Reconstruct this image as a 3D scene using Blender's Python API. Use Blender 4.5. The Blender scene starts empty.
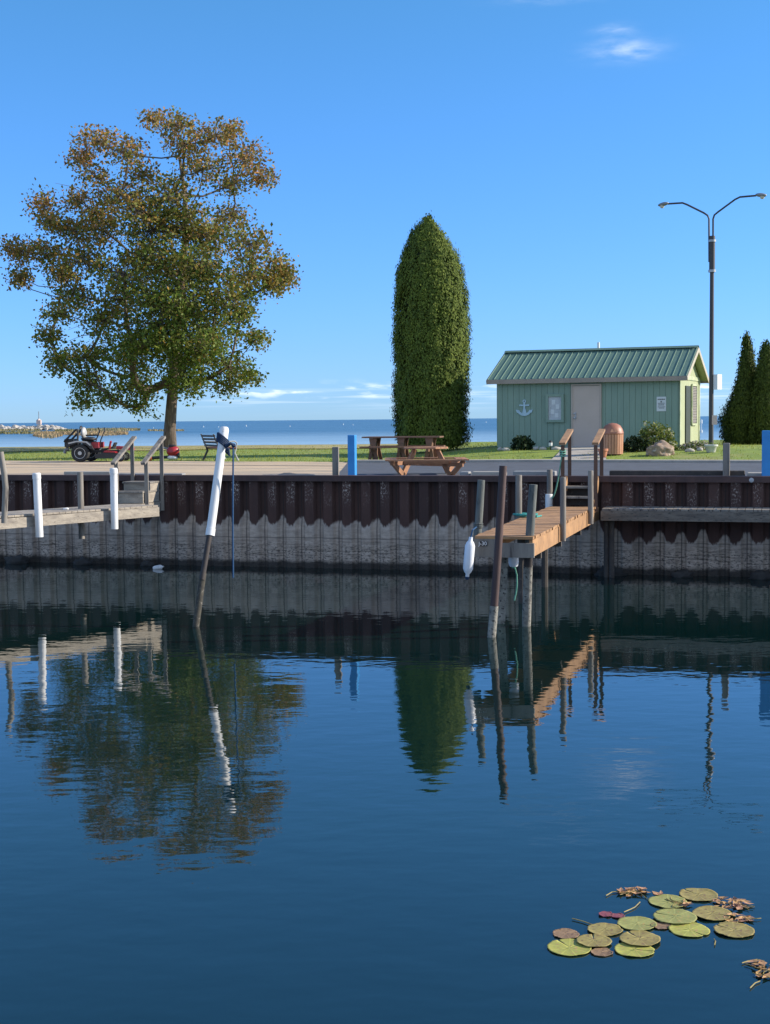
import bpy, bmesh, math, random
import numpy as np
from mathutils import Vector, Matrix, Quaternion, noise as mnoise

random.seed(7)
rng = np.random.default_rng(7)
R = math.radians
SC = bpy.context.scene
COL = SC.collection

# ------------------------------------------------------------------ camera
FPX, CX, CY = 1400.0, 385.0, 512.0
CAM_H = 3.08
cam_d = bpy.data.cameras.new('camera')
cam = bpy.data.objects.new('camera', cam_d)
COL.objects.link(cam)
SC.camera = cam
cam_d.sensor_fit = 'VERTICAL'
cam_d.sensor_height = 24.0
cam_d.lens = FPX / 1024.0 * 24.0
cam_d.clip_start = 0.1
cam_d.clip_end = 60000.0
CM = Matrix.Rotation(R(90 - 3.79), 4, 'X') @ Matrix.Rotation(R(-0.556), 4, 'Z')
cam.matrix_world = Matrix.Translation((0, 0, CAM_H)) @ CM
SC.render.resolution_x, SC.render.resolution_y = 770, 1024

# ------------------------------------------------------------------ light
SUN_EL = R(26.5)
SUN_AZ = R(86.0)          # clockwise from +Y: nearly exactly from the right
S = Vector((math.sin(SUN_AZ) * math.cos(SUN_EL), math.cos(SUN_AZ) * math.cos(SUN_EL), math.sin(SUN_EL)))
sun_d = bpy.data.lights.new('sun', 'SUN')
sun_d.energy = 5.0
sun_d.angle = R(0.53)
sun_d.color = (1.0, 0.90, 0.76)
sun = bpy.data.objects.new('sun', sun_d)
COL.objects.link(sun)
sun.rotation_mode = 'QUATERNION'
sun.rotation_quaternion = S.to_track_quat('Z', 'Y')
sun.location = (60, -6, 40)

world = bpy.data.worlds.new('World')
SC.world = world
world.use_nodes = True
SKY_STRENGTH = 0.10
SKY_TINT = (0.45, 0.94, 1.34, 1)
SKY_TINT_LOW = (0.41, 0.74, 1.55, 1)


def build_world():
    nt = world.node_tree
    nt.nodes.clear()
    N = nt.nodes.new
    L = nt.links.new

    def math_(op, a, b=None, c=None):
        n = N('ShaderNodeMath')
        n.operation = op
        for i, v in enumerate((a, b, c)):
            if v is None:
                continue
            if isinstance(v, (int, float)):
                n.inputs[i].default_value = v
            else:
                L(v, n.inputs[i])
        return n.outputs[0]

    sky = N('ShaderNodeTexSky')
    sky.sky_type = 'NISHITA'
    sky.sun_disc = False
    sky.sun_elevation = SUN_EL
    sky.sun_rotation = SUN_AZ
    sky.altitude = 150
    sky.air_density = 1.0
    sky.dust_density = 0.1
    sky.ozone_density = 2.2
    tint = N('ShaderNodeMix')
    tint.data_type = 'RGBA'
    tint.blend_type = 'MULTIPLY'
    tint.inputs[0].default_value = 1.0
    L(sky.outputs[0], tint.inputs[6])
    tc = N('ShaderNodeTexCoord')
    sep = N('ShaderNodeSeparateXYZ')
    L(tc.outputs['Generated'], sep.inputs[0])
    hue = N('ShaderNodeMix')
    hue.data_type = 'RGBA'
    hue.inputs[6].default_value = SKY_TINT_LOW
    hue.inputs[7].default_value = SKY_TINT
    mr0 = N('ShaderNodeMapRange')
    mr0.inputs['From Min'].default_value = 0.05
    mr0.inputs['From Max'].default_value = 0.28
    L(sep.outputs[2], mr0.inputs['Value'])
    L(mr0.outputs[0], hue.inputs[0])
    L(hue.outputs[2], tint.inputs[7])
    az = math_('ARCTAN2', sep.outputs[0], sep.outputs[1])
    el = sep.outputs[2]

    def streak(sx, sy, off, detail=4.0):
        cv = N('ShaderNodeCombineXYZ')
        L(math_('MULTIPLY', az, sx), cv.inputs[0])
        L(math_('MULTIPLY', el, sy), cv.inputs[1])
        cv.inputs[2].default_value = off
        nz = N('ShaderNodeTexNoise')
        nz.inputs['Scale'].default_value = 1.0
        nz.inputs['Detail'].default_value = detail
        L(cv.outputs[0], nz.inputs['Vector'])
        return nz.outputs['Fac']

    def gauss(v, c, w):
        d = math_('DIVIDE', math_('SUBTRACT', v, c), w)
        return math_('EXPONENT', math_('MULTIPLY', math_('MULTIPLY', d, d), -1.0))

    def thresh(v, lo, hi):
        m = N('ShaderNodeMapRange')
        m.interpolation_type = 'SMOOTHSTEP'
        m.inputs['From Min'].default_value = lo
        m.inputs['From Max'].default_value = hi
        L(v, m.inputs['Value'])
        return m.outputs[0]
    # low cumulus strip just over the lake horizon
    n1 = streak(42, 190, 3.1)
    m1 = math_('MULTIPLY', math_('MULTIPLY', thresh(n1, 0.50, 0.72), gauss(el, 0.0205, 0.0045)), 0.8)
    n2 = streak(14, 330, 9.4, 3.0)
    m2 = math_('MULTIPLY', math_('MULTIPLY', thresh(n2, 0.42, 0.75), gauss(el, 0.015, 0.006)), 0.45)
    azm = thresh(az, -0.155, -0.08)
    m1 = math_('MULTIPLY', m1, azm)
    m2 = math_('MULTIPLY', m2, azm)
    # thin wisp high on the right, fainter wisps near the top
    n3 = streak(60, 230, 1.7, 6.0)
    w1 = math_('MULTIPLY', gauss(az, 0.170, 0.021), gauss(el, 0.2450, 0.0060))
    w2 = math_('MULTIPLY', gauss(az, 0.162, 0.012), gauss(el, 0.2575, 0.0035))
    w3 = math_('MULTIPLY', gauss(az, 0.120, 0.030), gauss(el, 0.2780, 0.0025))
    ws = math_('ADD', math_('ADD', w1, math_('MULTIPLY', w2, 0.6)), math_('MULTIPLY', w3, 0.45))
    m3 = math_('MULTIPLY', math_('MULTIPLY', ws, thresh(n3, 0.2, 0.9)), 0.45)
    # unseen broken cloud added behind the camera as fill for shaded faces
    n4 = N('ShaderNodeTexNoise')
    n4.inputs['Scale'].default_value = 3.2
    n4.inputs['Detail'].default_value = 5.0
    L(tc.outputs['Generated'], n4.inputs['Vector'])
    m4 = math_('MULTIPLY', thresh(n4.outputs['Fac'], 0.36, 0.58), thresh(math_('MULTIPLY', sep.outputs[1], -1.0), 0.05, 0.35))
    m4 = math_('MULTIPLY', m4, math_('MULTIPLY', thresh(el, -0.02, 0.1), 0.58))
    mm = math_('MINIMUM', math_('ADD', math_('ADD', math_('ADD', m1, m2), m3), m4), 0.9)
    mix = N('ShaderNodeMix')
    mix.data_type = 'RGBA'
    L(mm, mix.inputs[0])
    L(tint.outputs[2], mix.inputs[6])
    mix.inputs[7].default_value = (8.5, 9.2, 10.0, 1)
    bg = N('ShaderNodeBackground')
    bg.inputs['Strength'].default_value = SKY_STRENGTH
    L(mix.outputs[2], bg.inputs['Color'])
    out = N('ShaderNodeOutputWorld')
    L(bg.outputs[0], out.inputs['Surface'])


build_world()
SC.view_settings.view_transform = 'Standard'
SC.view_settings.look = 'None'
SC.view_settings.exposure = 0.55
SC.view_settings.gamma = 1.0
SC.view_settings.use_curve_mapping = False
SC.cycles.use_denoising = True
SC.cycles.max_bounces = 6
SC.cycles.transparent_max_bounces = 4


# ------------------------------------------------------------------ measuring helpers
def ray(x, y):
    return (CM.to_3x3() @ Vector(((x - CX) / FPX, -(y - CY) / FPX, -1.0)))


CAMP = Vector((0, 0, CAM_H))


def at(x, y, Y):
    d = ray(x, y)
    return CAMP + d * (Y / d.y)


def onz(x, y, z):
    d = ray(x, y)
    return CAMP + d * ((z - CAM_H) / d.z)


WU = Vector((0.962, -0.274, 0)).normalized()      # along the quay wall
WN = Vector((-0.274, -0.962, 0)).normalized()     # from the wall over the water
W0 = Vector((0, 28.6, 0))


def wl(s, t, z=0.0):
    p = W0 + WU * s + WN * t
    return Vector((p.x, p.y, z))


def onwall(x, y, t=0.0):
    d = ray(x, y)
    k = (W0 + WN * t - CAMP).dot(WN) / d.dot(WN)
    return CAMP + d * k


def s_of(p):
    return (Vector(p) - W0).dot(WU)


def t_of(p):
    return (Vector(p) - W0).dot(WN)


def sstep(a, b, v):
    k = min(1.0, max(0.0, (v - a) / (b - a)))
    return k * k * (3 - 2 * k)


def edge_y(X):
    return 42.3 - 0.45 * X


def gz(X, Y):
    tg = Y - edge_y(X)
    right = sstep(0.5, 4.5, X)
    zl = 1.77 + 0.10 * sstep(2, 18, tg)
    zr = 1.80 + 0.27 * sstep(0.2, 7.0, tg) - 0.1 * sstep(10, 22, tg)
    z = zl * (1 - right) + zr * right
    yb = 67.0 - 0.1 * X
    z -= 2.8 * sstep(0, 16, Y - yb)
    return z


def ong(x, y):
    d = ray(x, y)
    Y = 29.0
    while Y < 90:
        p = CAMP + d * (Y / d.y)
        if p.z <= gz(p.x, p.y):
            return Vector((p.x, p.y, gz(p.x, p.y)))
        Y += 0.05
    p = CAMP + d * (60 / d.y)
    return Vector((p.x, p.y, gz(p.x, p.y)))


# ------------------------------------------------------------------ materials
MATS = {}


def mat(name, c1, c2=None, scale=6.0, stretch=(1, 1, 1), rough=0.7, bump=0.0, bscale=None, metal=0.0,
        detail=5.0, lo=0.35, hi=0.65, spec=0.5, c3=None, s3=30.0, lo3=0.55, hi3=0.7):
    """Principled surface whose colour wanders between c1 and c2 (and flecks of c3) with noise."""
    if name in MATS:
        return MATS[name]
    m = bpy.data.materials.new(name)
    m.use_nodes = True
    nt = m.node_tree
    b = nt.nodes['Principled BSDF']
    b.inputs['Roughness'].default_value = rough
    b.inputs['Metallic'].default_value = metal
    b.inputs['Specular IOR Level'].default_value = spec
    tc = nt.nodes.new('ShaderNodeTexCoord')
    mp = nt.nodes.new('ShaderNodeMapping')
    mp.inputs['Scale'].default_value = stretch
    nt.links.new(tc.outputs['Object'], mp.inputs[0])

    def nz(sc, lo_, hi_, det):
        n = nt.nodes.new('ShaderNodeTexNoise')
        n.inputs['Scale'].default_value = sc
        n.inputs['Detail'].default_value = det
        n.inputs['Roughness'].default_value = 0.6
        nt.links.new(mp.outputs[0], n.inputs['Vector'])
        r = nt.nodes.new('ShaderNodeMapRange')
        r.inputs['From Min'].default_value = lo_
        r.inputs['From Max'].default_value = hi_
        nt.links.new(n.outputs['Fac'], r.inputs['Value'])
        return n, r
    n, r = nz(scale, lo, hi, detail)
    mx = nt.nodes.new('ShaderNodeMix')
    mx.data_type = 'RGBA'
    mx.inputs[6].default_value = (*c1, 1)
    mx.inputs[7].default_value = (*(c2 or tuple(x * 0.75 for x in c1)), 1)
    nt.links.new(r.outputs[0], mx.inputs[0])
    outc = mx.outputs[2]
    if c3:
        n3, r3 = nz(s3, lo3, hi3, 3.0)
        mx3 = nt.nodes.new('ShaderNodeMix')
        mx3.data_type = 'RGBA'
        nt.links.new(r3.outputs[0], mx3.inputs[0])
        nt.links.new(outc, mx3.inputs[6])
        mx3.inputs[7].default_value = (*c3, 1)
        outc = mx3.outputs[2]
    nt.links.new(outc, b.inputs['Base Color'])
    if bump:
        nb, rb = nz(bscale or scale * 3, 0, 1, 4.0)
        bp = nt.nodes.new('ShaderNodeBump')
        bp.inputs['Strength'].default_value = bump
        bp.inputs['Distance'].default_value = 0.02
        nt.links.new(nb.outputs['Fac'], bp.inputs['Height'])
        nt.links.new(bp.outputs[0], b.inputs['Normal'])
    MATS[name] = m
    return m


def leaf_mat(name, rough=0.55, trans=0.3):
    m = bpy.data.materials.new(name)
    m.use_nodes = True
    nt = m.node_tree
    b = nt.nodes['Principled BSDF']
    b.inputs['Roughness'].default_value = rough
    b.inputs['Specular IOR Level'].default_value = 0.15
    at_ = nt.nodes.new('ShaderNodeAttribute')
    at_.attribute_name = 'leafcol'
    nt.links.new(at_.outputs['Color'], b.inputs['Base Color'])
    tr = nt.nodes.new('ShaderNodeBsdfTranslucent')
    nt.links.new(at_.outputs['Color'], tr.inputs['Color'])
    mx = nt.nodes.new('ShaderNodeMixShader')
    mx.inputs[0].default_value = trans
    nt.links.new(b.outputs[0], mx.inputs[1])
    nt.links.new(tr.outputs[0], mx.inputs[2])
    nt.links.new(mx.outputs[0], nt.nodes['Material Output'].inputs['Surface'])
    return m


# ------------------------------------------------------------------ object helpers
def tag(o, label=None, cat=None, group=None, kind=None):
    if label:
        o['label'] = label
    if cat:
        o['category'] = cat
    if group:
        o['group'] = group
    if kind:
        o['kind'] = kind
    return o


def thing(name, label, cat, loc, group=None, rz=0.0):
    o = bpy.data.objects.new(name, None)
    o.empty_display_size = 0.2
    COL.objects.link(o)
    o.location = loc
    o.rotation_euler = (0, 0, rz)
    return tag(o, label, cat, group)


def worldloc(o):
    v = Vector((0, 0, 0))
    while o is not None:
        v += o.location
        o = o.parent
    return v


def copy_tree(o, parent=None):
    c = o.copy()
    COL.objects.link(c)
    if parent is not None:
        c.parent = parent
    for ch in list(o.children):
        copy_tree(ch, c)
    return c


class MB:
    def __init__(self):
        self.v = []
        self.f = []

    def add(self, vs, fs):
        b = len(self.v)
        self.v += [tuple(p) for p in vs]
        self.f += [tuple(i + b for i in f) for f in fs]

    def box(self, c, size, M=None):
        hx, hy, hz = size[0] / 2, size[1] / 2, size[2] / 2
        vs = [Vector((x, y, z)) for x in (-hx, hx) for y in (-hy, hy) for z in (-hz, hz)]
        if M is not None:
            vs = [M @ p for p in vs]
        c = Vector(c)
        self.add([p + c for p in vs], [(0, 1, 3, 2), (4, 6, 7, 5), (0, 4, 5, 1), (2, 3, 7, 6), (0, 2, 6, 4), (1, 5, 7, 3)])
        return self

    def bar(self, p, q, w, h, up=(0, 0, 1)):
        """rectangular bar from p to q, w wide across, h thick along up"""
        p, q = Vector(p), Vector(q)
        d = (q - p).normalized()
        u = Vector(up)
        sd = d.cross(u)
        if sd.length < 1e-4:
            sd = d.cross(Vector((1, 0, 0)))
        sd.normalize()
        u = sd.cross(d).normalized()
        vs = []
        for e in (p, q):
            for a, b in ((-1, -1), (1, -1), (1, 1), (-1, 1)):
                vs.append(e + sd * (a * w / 2) + u * (b * h / 2))
        self.add(vs, [(3, 2, 1, 0), (4, 5, 6, 7), (0, 1, 5, 4), (1, 2, 6, 5), (2, 3, 7, 6), (3, 0, 4, 7)])
        return self

    def tube(self, pts, r, n=8, caps=True):
        pts = [Vector(p) for p in pts]
        if not isinstance(r, (list, tuple)):
            r = [r] * len(pts)
        b = len(self.v)
        ref = None
        for i, p in enumerate(pts):
            d = (pts[min(i + 1, len(pts) - 1)] - pts[max(i - 1, 0)])
            if d.length < 1e-9:
                d = Vector((0, 0, 1))
            d.normalize()
            if ref is None:
                ref = Vector((1, 0, 0)) if abs(d.x) < 0.9 else Vector((0, 1, 0))
            a = (ref - d * ref.dot(d))
            if a.length < 1e-5:
                a = d.orthogonal()
            a.normalize()
            ref = a
            c = d.cross(a)
            for k in range(n):
                t = 2 * math.pi * k / n
                self.v.append(tuple(p + a * (math.cos(t) * r[i]) + c * (math.sin(t) * r[i])))
        for i in range(len(pts) - 1):
            for k in range(n):
                k2 = (k + 1) % n
                self.f.append((b + i * n + k, b + i * n + k2, b + (i + 1) * n + k2, b + (i + 1) * n + k))
        if caps:
            self.f.append(tuple(b + k for k in range(n))[::-1])
            e = b + (len(pts) - 1) * n
            self.f.append(tuple(e + k for k in range(n)))
        return self

    def lathe(self, prof, c=(0, 0, 0), n=20, M=None):
        """profile of (radius, height) round the z axis"""
        b = len(self.v)
        c = Vector(c)
        for r_, z in prof:
            for k in range(n):
                t = 2 * math.pi * k / n
                p = Vector((math.cos(t) * r_, math.sin(t) * r_, z))
                if M is not None:
                    p = M @ p
                self.v.append(tuple(p + c))
        for i in range(len(prof) - 1):
            for k in range(n):
                k2 = (k + 1) % n
                self.f.append((b + i * n + k, b + i * n + k2, b + (i + 1) * n + k2, b + (i + 1) * n + k))
        self.f.append(tuple(b + k for k in range(n))[::-1])
        e = b + (len(prof) - 1) * n
        self.f.append(tuple(e + k for k in range(n)))
        return self

    def prism(self, poly, o, ax, ay, az):
        """flat outline (a, b) placed at o along ax, ay and given thickness az"""
        n = len(poly)
        o, ax, ay, az = Vector(o), Vector(ax), Vector(ay), Vector(az)
        vs = [o + ax * a + ay * b for a, b in poly] + [o + ax * a + ay * b + az for a, b in poly]
        fs = [tuple(range(n))[::-1], tuple(range(n, 2 * n))]
        for i in range(n):
            j = (i + 1) % n
            fs.append((i, j, n + j, n + i))
        self.add(vs, fs)
        return self

    def blob(self, c, rad, amp=0.15, freq=2.0, sub=3, seed=0.0, flat=None):
        bm = bmesh.new()
        bmesh.ops.create_icosphere(bm, subdivisions=sub, radius=1.0)
        c = Vector(c)
        vs = []
        for v in bm.verts:
            p = v.co.normalized()
            k = 1 + amp * mnoise.noise(p * freq + Vector((seed, seed * 1.7, -seed)))
            k += amp * 0.45 * mnoise.noise(p * freq * 2.7 + Vector((seed + 5, 2, seed)))
            q = Vector((p.x * rad[0] * k, p.y * rad[1] * k, p.z * rad[2] * k))
            if flat is not None and q.z < flat:
                q.z = flat
            vs.append(q + c)
        fs = [[v.index for v in f.verts] for f in bm.faces]
        bm.free()
        self.add(vs, fs)
        return self

    def build(self, name, m, parent=None, smooth=False, base=None, local=False):
        me = bpy.data.meshes.new(name)
        off = Vector((0, 0, 0))
        if not local:
            if parent is not None:
                off = worldloc(parent)
            elif base is not None:
                off = Vector(base)
        me.from_pydata([(p[0] - off.x, p[1] - off.y, p[2] - off.z) for p in self.v], [], self.f)
        me.validate()
        me.update()
        if smooth:
            me.polygons.foreach_set('use_smooth', [True] * len(me.polygons))
            if smooth != 'all':
                try:
                    me.set_sharp_from_angle(angle=R(40))
                except Exception:
                    pass
        me.materials.append(m)
        o = bpy.data.objects.new(name, me)
        COL.objects.link(o)
        if parent is not None:
            o.parent = parent
        elif base is not None:
            o.location = base
        return o


def leaf_object(name, cen, size, m, cols, parent=None, up_bias=0.0, out=None, out_w=0.0, aspect=0.62, base=None, face_out=0.0):
    """many small folded leaf faces at cen; size per leaf; cols per leaf"""
    n = len(cen)
    cen = np.asarray(cen, dtype=np.float64)
    size = np.asarray(size, dtype=np.float64).reshape(-1, 1)
    d1 = rng.normal(size=(n, 3))
    if out is not None:
        d1 = d1 * (1 - out_w) + np.asarray(out) * out_w * 1.6
    d1[:, 2] += up_bias
    d1 /= np.linalg.norm(d1, axis=1, keepdims=True)
    d2 = np.cross(d1, rng.normal(size=(n, 3)))
    d2 /= np.linalg.norm(d2, axis=1, keepdims=True)
    if face_out:
        o3 = np.asarray(out, dtype=np.float64)
        o3 = o3 / np.linalg.norm(o3, axis=1, keepdims=True)
        nn = o3 + rng.normal(size=(n, 3)) * face_out
        nn /= np.linalg.norm(nn, axis=1, keepdims=True)
        d1 = np.array([0, 0, 1.0]) + rng.normal(size=(n, 3)) * 0.45
        d1 -= nn * np.sum(d1 * nn, axis=1, keepdims=True)
        d1 /= np.linalg.norm(d1, axis=1, keepdims=True)
        d2 = np.cross(nn, d1)
    nn = np.cross(d1, d2)
    a = size * 0.5
    b = a * aspect
    vs = np.empty((n, 4, 3))
    vs[:, 0] = cen - d1 * a
    vs[:, 1] = cen + d2 * b + nn * b * 0.3
    vs[:, 2] = cen + d1 * a
    vs[:, 3] = cen - d2 * b + nn * b * 0.3
    off = np.array(worldloc(parent) if parent is not None else (base if base is not None else (0, 0, 0)))
    vs = vs.reshape(-1, 3) - off
    me = bpy.data.meshes.new(name)
    me.vertices.add(n * 4)
    me.vertices.foreach_set('co', vs.astype(np.float32).ravel())
    me.loops.add(n * 4)
    me.loops.foreach_set('vertex_index', np.arange(n * 4, dtype=np.int32))
    me.polygons.add(n)
    me.polygons.foreach_set('loop_start', np.arange(0, n * 4, 4, dtype=np.int32))
    me.update()
    ca = me.attributes.new('leafcol', 'FLOAT_COLOR', 'FACE')
    cc = np.ones((n, 4), dtype=np.float32)
    cc[:, :3] = cols
    ca.data.foreach_set('color', cc.ravel())
    me.materials.append(m)
    me.validate()
    o = bpy.data.objects.new(name, me)
    COL.objects.link(o)
    if parent is not None:
        o.parent = parent
    elif base is not None:
        o.location = base
    return o


# ------------------------------------------------------------------ material library
M_ASPH = mat('shade_toned_asphalt', (0.080, 0.090, 0.108), (0.058, 0.066, 0.080), 3.0, rough=0.9, bump=0.3, c3=(0.11, 0.11, 0.11), s3=40, lo3=0.6, hi3=0.75)  # dark bluish tone stands in for tree shade painted into the road
M_GRAV = mat('pale_gravel', (0.56, 0.42, 0.27), (0.44, 0.34, 0.22), 1.3, rough=0.95, bump=0.4, bscale=30, c3=(0.24, 0.21, 0.18), s3=0.9, stretch=(0.35, 2.2, 1), lo3=0.50, hi3=0.66)
M_CONC = mat('concrete', (0.42, 0.38, 0.32), (0.33, 0.30, 0.26), 3.0, rough=0.9, bump=0.2, c3=(0.2, 0.19, 0.17), s3=9, lo3=0.6, hi3=0.8)
M_CONCG = mat('grey_concrete', (0.30, 0.30, 0.29), (0.22, 0.22, 0.22), 3.0, rough=0.9, bump=0.2)
M_TIMBG = mat('weathered_timber', (0.26, 0.235, 0.20), (0.15, 0.135, 0.12), 5.0, (1, 1, 0.15), rough=0.85, bump=0.4, c3=(0.08, 0.07, 0.065), s3=14)
M_TIMBH = mat('weathered_boards', (0.37, 0.325, 0.26), (0.23, 0.20, 0.165), 4.0, (1, 1, 3.0), rough=0.85, bump=0.4, c3=(0.13, 0.11, 0.09), s3=9, lo3=0.6, hi3=0.72)
M_TIMBO = mat('brown_decking', (0.42, 0.235, 0.105), (0.29, 0.16, 0.075), 3.5, (1, 1, 1), rough=0.75, bump=0.3, c3=(0.12, 0.075, 0.05), s3=10, lo3=0.58, hi3=0.75)
M_TIMBR = mat('reddish_timber', (0.42, 0.205, 0.105), (0.29, 0.14, 0.07), 4.0, rough=0.7, bump=0.25)
M_TIMBD = mat('dark_timber', (0.075, 0.062, 0.052), (0.045, 0.04, 0.037), 4.0, rough=0.9, bump=0.4, c3=(0.14, 0.12, 0.10), s3=18, lo3=0.6, hi3=0.75)
M_TIMBT = mat('grey_green_timber', (0.16, 0.17, 0.155), (0.09, 0.10, 0.095), 6.0, (1, 1, 0.2), rough=0.9, bump=0.4, c3=(0.05, 0.06, 0.06), s3=22)
M_STEEL = mat('rusty_purple_steel', (0.075, 0.040, 0.034), (0.050, 0.028, 0.026), 6.0, (1, 1, 0.3), rough=0.7, bump=0.2)
M_STEELD = mat('dark_pipe', (0.045, 0.035, 0.03), (0.03, 0.025, 0.025), 8.0, rough=0.75, bump=0.2)
M_CRUST = mat('crusted_steel', (0.30, 0.29, 0.25), (0.15, 0.14, 0.12), 9.0, rough=0.95, bump=0.5, c3=(0.05, 0.045, 0.04), s3=22, lo3=0.56, hi3=0.66)
M_PVC = mat('white_plastic', (0.78, 0.78, 0.77), (0.64, 0.64, 0.62), 5.0, (1, 1, 0.35), rough=0.5, c3=(0.42, 0.40, 0.35), s3=13, lo3=0.62, hi3=0.74)
M_VINYL = mat('white_vinyl', (0.74, 0.76, 0.80), (0.64, 0.67, 0.72), 6.0, rough=0.35, c3=(0.5, 0.5, 0.5), s3=14, lo3=0.66, hi3=0.8)
M_BLUE = mat('blue_plastic', (0.035, 0.27, 0.62), (0.03, 0.23, 0.55), 4.0, rough=0.4)
M_ROPEB = mat('blue_rope', (0.02, 0.085, 0.19), (0.015, 0.06, 0.14), 40, rough=0.8)
M_STRAP = mat('navy_strap', (0.012, 0.035, 0.085), (0.01, 0.025, 0.06), 40, rough=0.8)
M_ROPEG = mat('green_rope', (0.09, 0.30, 0.20), (0.18, 0.40, 0.30), 40, rough=0.8)
M_ROPET = mat('teal_rope', (0.03, 0.24, 0.22), (0.05, 0.32, 0.29), 40, rough=0.8)
M_BLACK = mat('black_plastic', (0.014, 0.014, 0.016), (0.022, 0.022, 0.024), 8, rough=0.5)
M_RUBBER = mat('tyre_rubber', (0.02, 0.02, 0.02), (0.03, 0.03, 0.03), 12, rough=0.85)
M_RED = mat('red_paint', (0.36, 0.02, 0.028), (0.26, 0.016, 0.02), 4, rough=0.35)
M_ORANGE = mat('orange_plastic', (0.62, 0.13, 0.04), (0.5, 0.1, 0.03), 4, rough=0.5)
M_RIM = mat('pale_rim', (0.50, 0.50, 0.48), (0.42, 0.42, 0.40), 6, rough=0.45)
M_GREYM = mat('grey_metal', (0.28, 0.28, 0.28), (0.22, 0.22, 0.22), 8, rough=0.5, metal=0.4)
M_GALV = mat('galvanised_metal', (0.42, 0.43, 0.44), (0.34, 0.35, 0.36), 8, rough=0.45, metal=0.5)
M_IRON = mat('black_iron', (0.02, 0.02, 0.022), (0.03, 0.03, 0.03), 8, rough=0.5)
M_IRON_LIT = mat('sunlit_iron', (0.40, 0.40, 0.40), (0.3, 0.3, 0.3), 8, rough=0.5)  # bench iron lightened: sun on the front legs is put into the colour
M_SLAT_SHADE = mat('shaded_bench_slats', (0.07, 0.055, 0.05), (0.05, 0.04, 0.035), 5, rough=0.6)  # bench slats darkened: shade on the backrest is painted in
M_SIDING = mat('green_siding', (0.225, 0.310, 0.245), (0.195, 0.278, 0.220), 1.4, (3, 3, 0.5), rough=0.7)
M_TRIMG = mat('pale_green_trim', (0.48, 0.50, 0.33), (0.29, 0.35, 0.22), 3, rough=0.65)
M_SIDING_LIT = mat('sunlit_green_siding', (0.39, 0.42, 0.26), (0.34, 0.375, 0.225), 2, (3, 3, 0.5), rough=0.7)  # same paint as the front wall, with sunlight put into a lighter colour
M_ROOF = mat('green_roof_metal', (0.125, 0.205, 0.160), (0.11, 0.185, 0.145), 2.0, rough=0.55, spec=0.3)
M_FASCIA = mat('taupe_fascia', (0.33, 0.27, 0.22), (0.28, 0.23, 0.19), 3, rough=0.7)
M_DOOR = mat('grey_door', (0.50, 0.40, 0.335), (0.47, 0.375, 0.31), 2.0, rough=0.5)
M_WHITE = mat('white_paint', (0.78, 0.78, 0.76), (0.70, 0.70, 0.68), 6, rough=0.55)
M_ANCHOR = mat('pale_blue_paint', (0.42, 0.56, 0.64), (0.36, 0.50, 0.58), 6, rough=0.6)
M_PAPER = mat('board_paper', (0.50, 0.52, 0.53), (0.42, 0.44, 0.46), 7, rough=0.6, c3=(0.36, 0.38, 0.4), s3=18)
M_SIGNW = mat('white_sign', (0.62, 0.64, 0.64), (0.56, 0.58, 0.58), 9, rough=0.5)
M_INK = mat('dark_lettering', (0.05, 0.05, 0.055), (0.06, 0.06, 0.06), 9, rough=0.6)
M_LETTERW = mat('white_lettering', (0.75, 0.75, 0.75), (0.7, 0.7, 0.7), 9, rough=0.5)
M_DKWIN = mat('dark_shutter', (0.10, 0.085, 0.085), (0.07, 0.06, 0.06), 6, rough=0.6)
M_SHUT = mat('pale_shutter', (0.38, 0.35, 0.34), (0.30, 0.28, 0.27), 6, rough=0.6)
M_BINW = mat('tan_slats', (0.50, 0.25, 0.14), (0.42, 0.20, 0.11), 5, (2, 2, 0.4), rough=0.6)
M_BIND = mat('brown_lid', (0.36, 0.15, 0.09), (0.30, 0.12, 0.07), 5, rough=0.5)
M_TERRA = mat('terracotta', (0.50, 0.20, 0.11), (0.42, 0.16, 0.09), 7, rough=0.8)
M_ROCK = mat('tan_rock', (0.33, 0.23, 0.155), (0.20, 0.145, 0.105), 3.0, rough=0.9, bump=0.6, bscale=8, c3=(0.44, 0.38, 0.31), s3=5)
M_STONE = mat('pale_stone', (0.50, 0.46, 0.40), (0.36, 0.33, 0.29), 0.35, rough=0.9, bump=0.4, bscale=2)
M_LAMPP = mat('brown_lamp_pole', (0.055, 0.05, 0.05), (0.043, 0.04, 0.042), 3, (1, 1, 0.2), rough=0.5)
M_LENS = mat('lamp_lens', (0.62, 0.58, 0.48), (0.55, 0.5, 0.42), 9, rough=0.25)
M_METER = mat('pinkish_plate', (0.55, 0.38, 0.32), (0.60, 0.50, 0.44), 22, rough=0.6)
M_BARK = mat('tree_bark', (0.15, 0.115, 0.085), (0.075, 0.058, 0.045), 7, (1, 1, 0.25), rough=0.95, bump=0.8, bscale=16, c3=(0.22, 0.19, 0.15), s3=10)
M_LEAF = leaf_mat('oak_leaves', 0.5, 0.28)
M_CEDAR = leaf_mat('cedar_sprays', 0.75, 0.06)
M_BUSHL = leaf_mat('shrub_leaves', 0.6, 0.2)
M_REED = leaf_mat('reed_blades', 0.8, 0.15)
M_GRASSB = leaf_mat('grass_blades', 0.6, 0.3)
M_LAWN = mat('lawn_turf', (0.22, 0.29, 0.035), (0.15, 0.21, 0.028), 1.1, rough=0.9, bump=0.5, bscale=18, c3=(0.29, 0.25, 0.09), s3=0.5, lo3=0.5, hi3=0.8)
M_SOIL = mat('beach_sand', (0.36, 0.29, 0.19), (0.28, 0.22, 0.14), 2, rough=0.95)
M_ROCKD = mat('dark_waterline_stone', (0.04, 0.04, 0.038), (0.025, 0.025, 0.025), 5, rough=0.9, bump=0.5)


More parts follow.
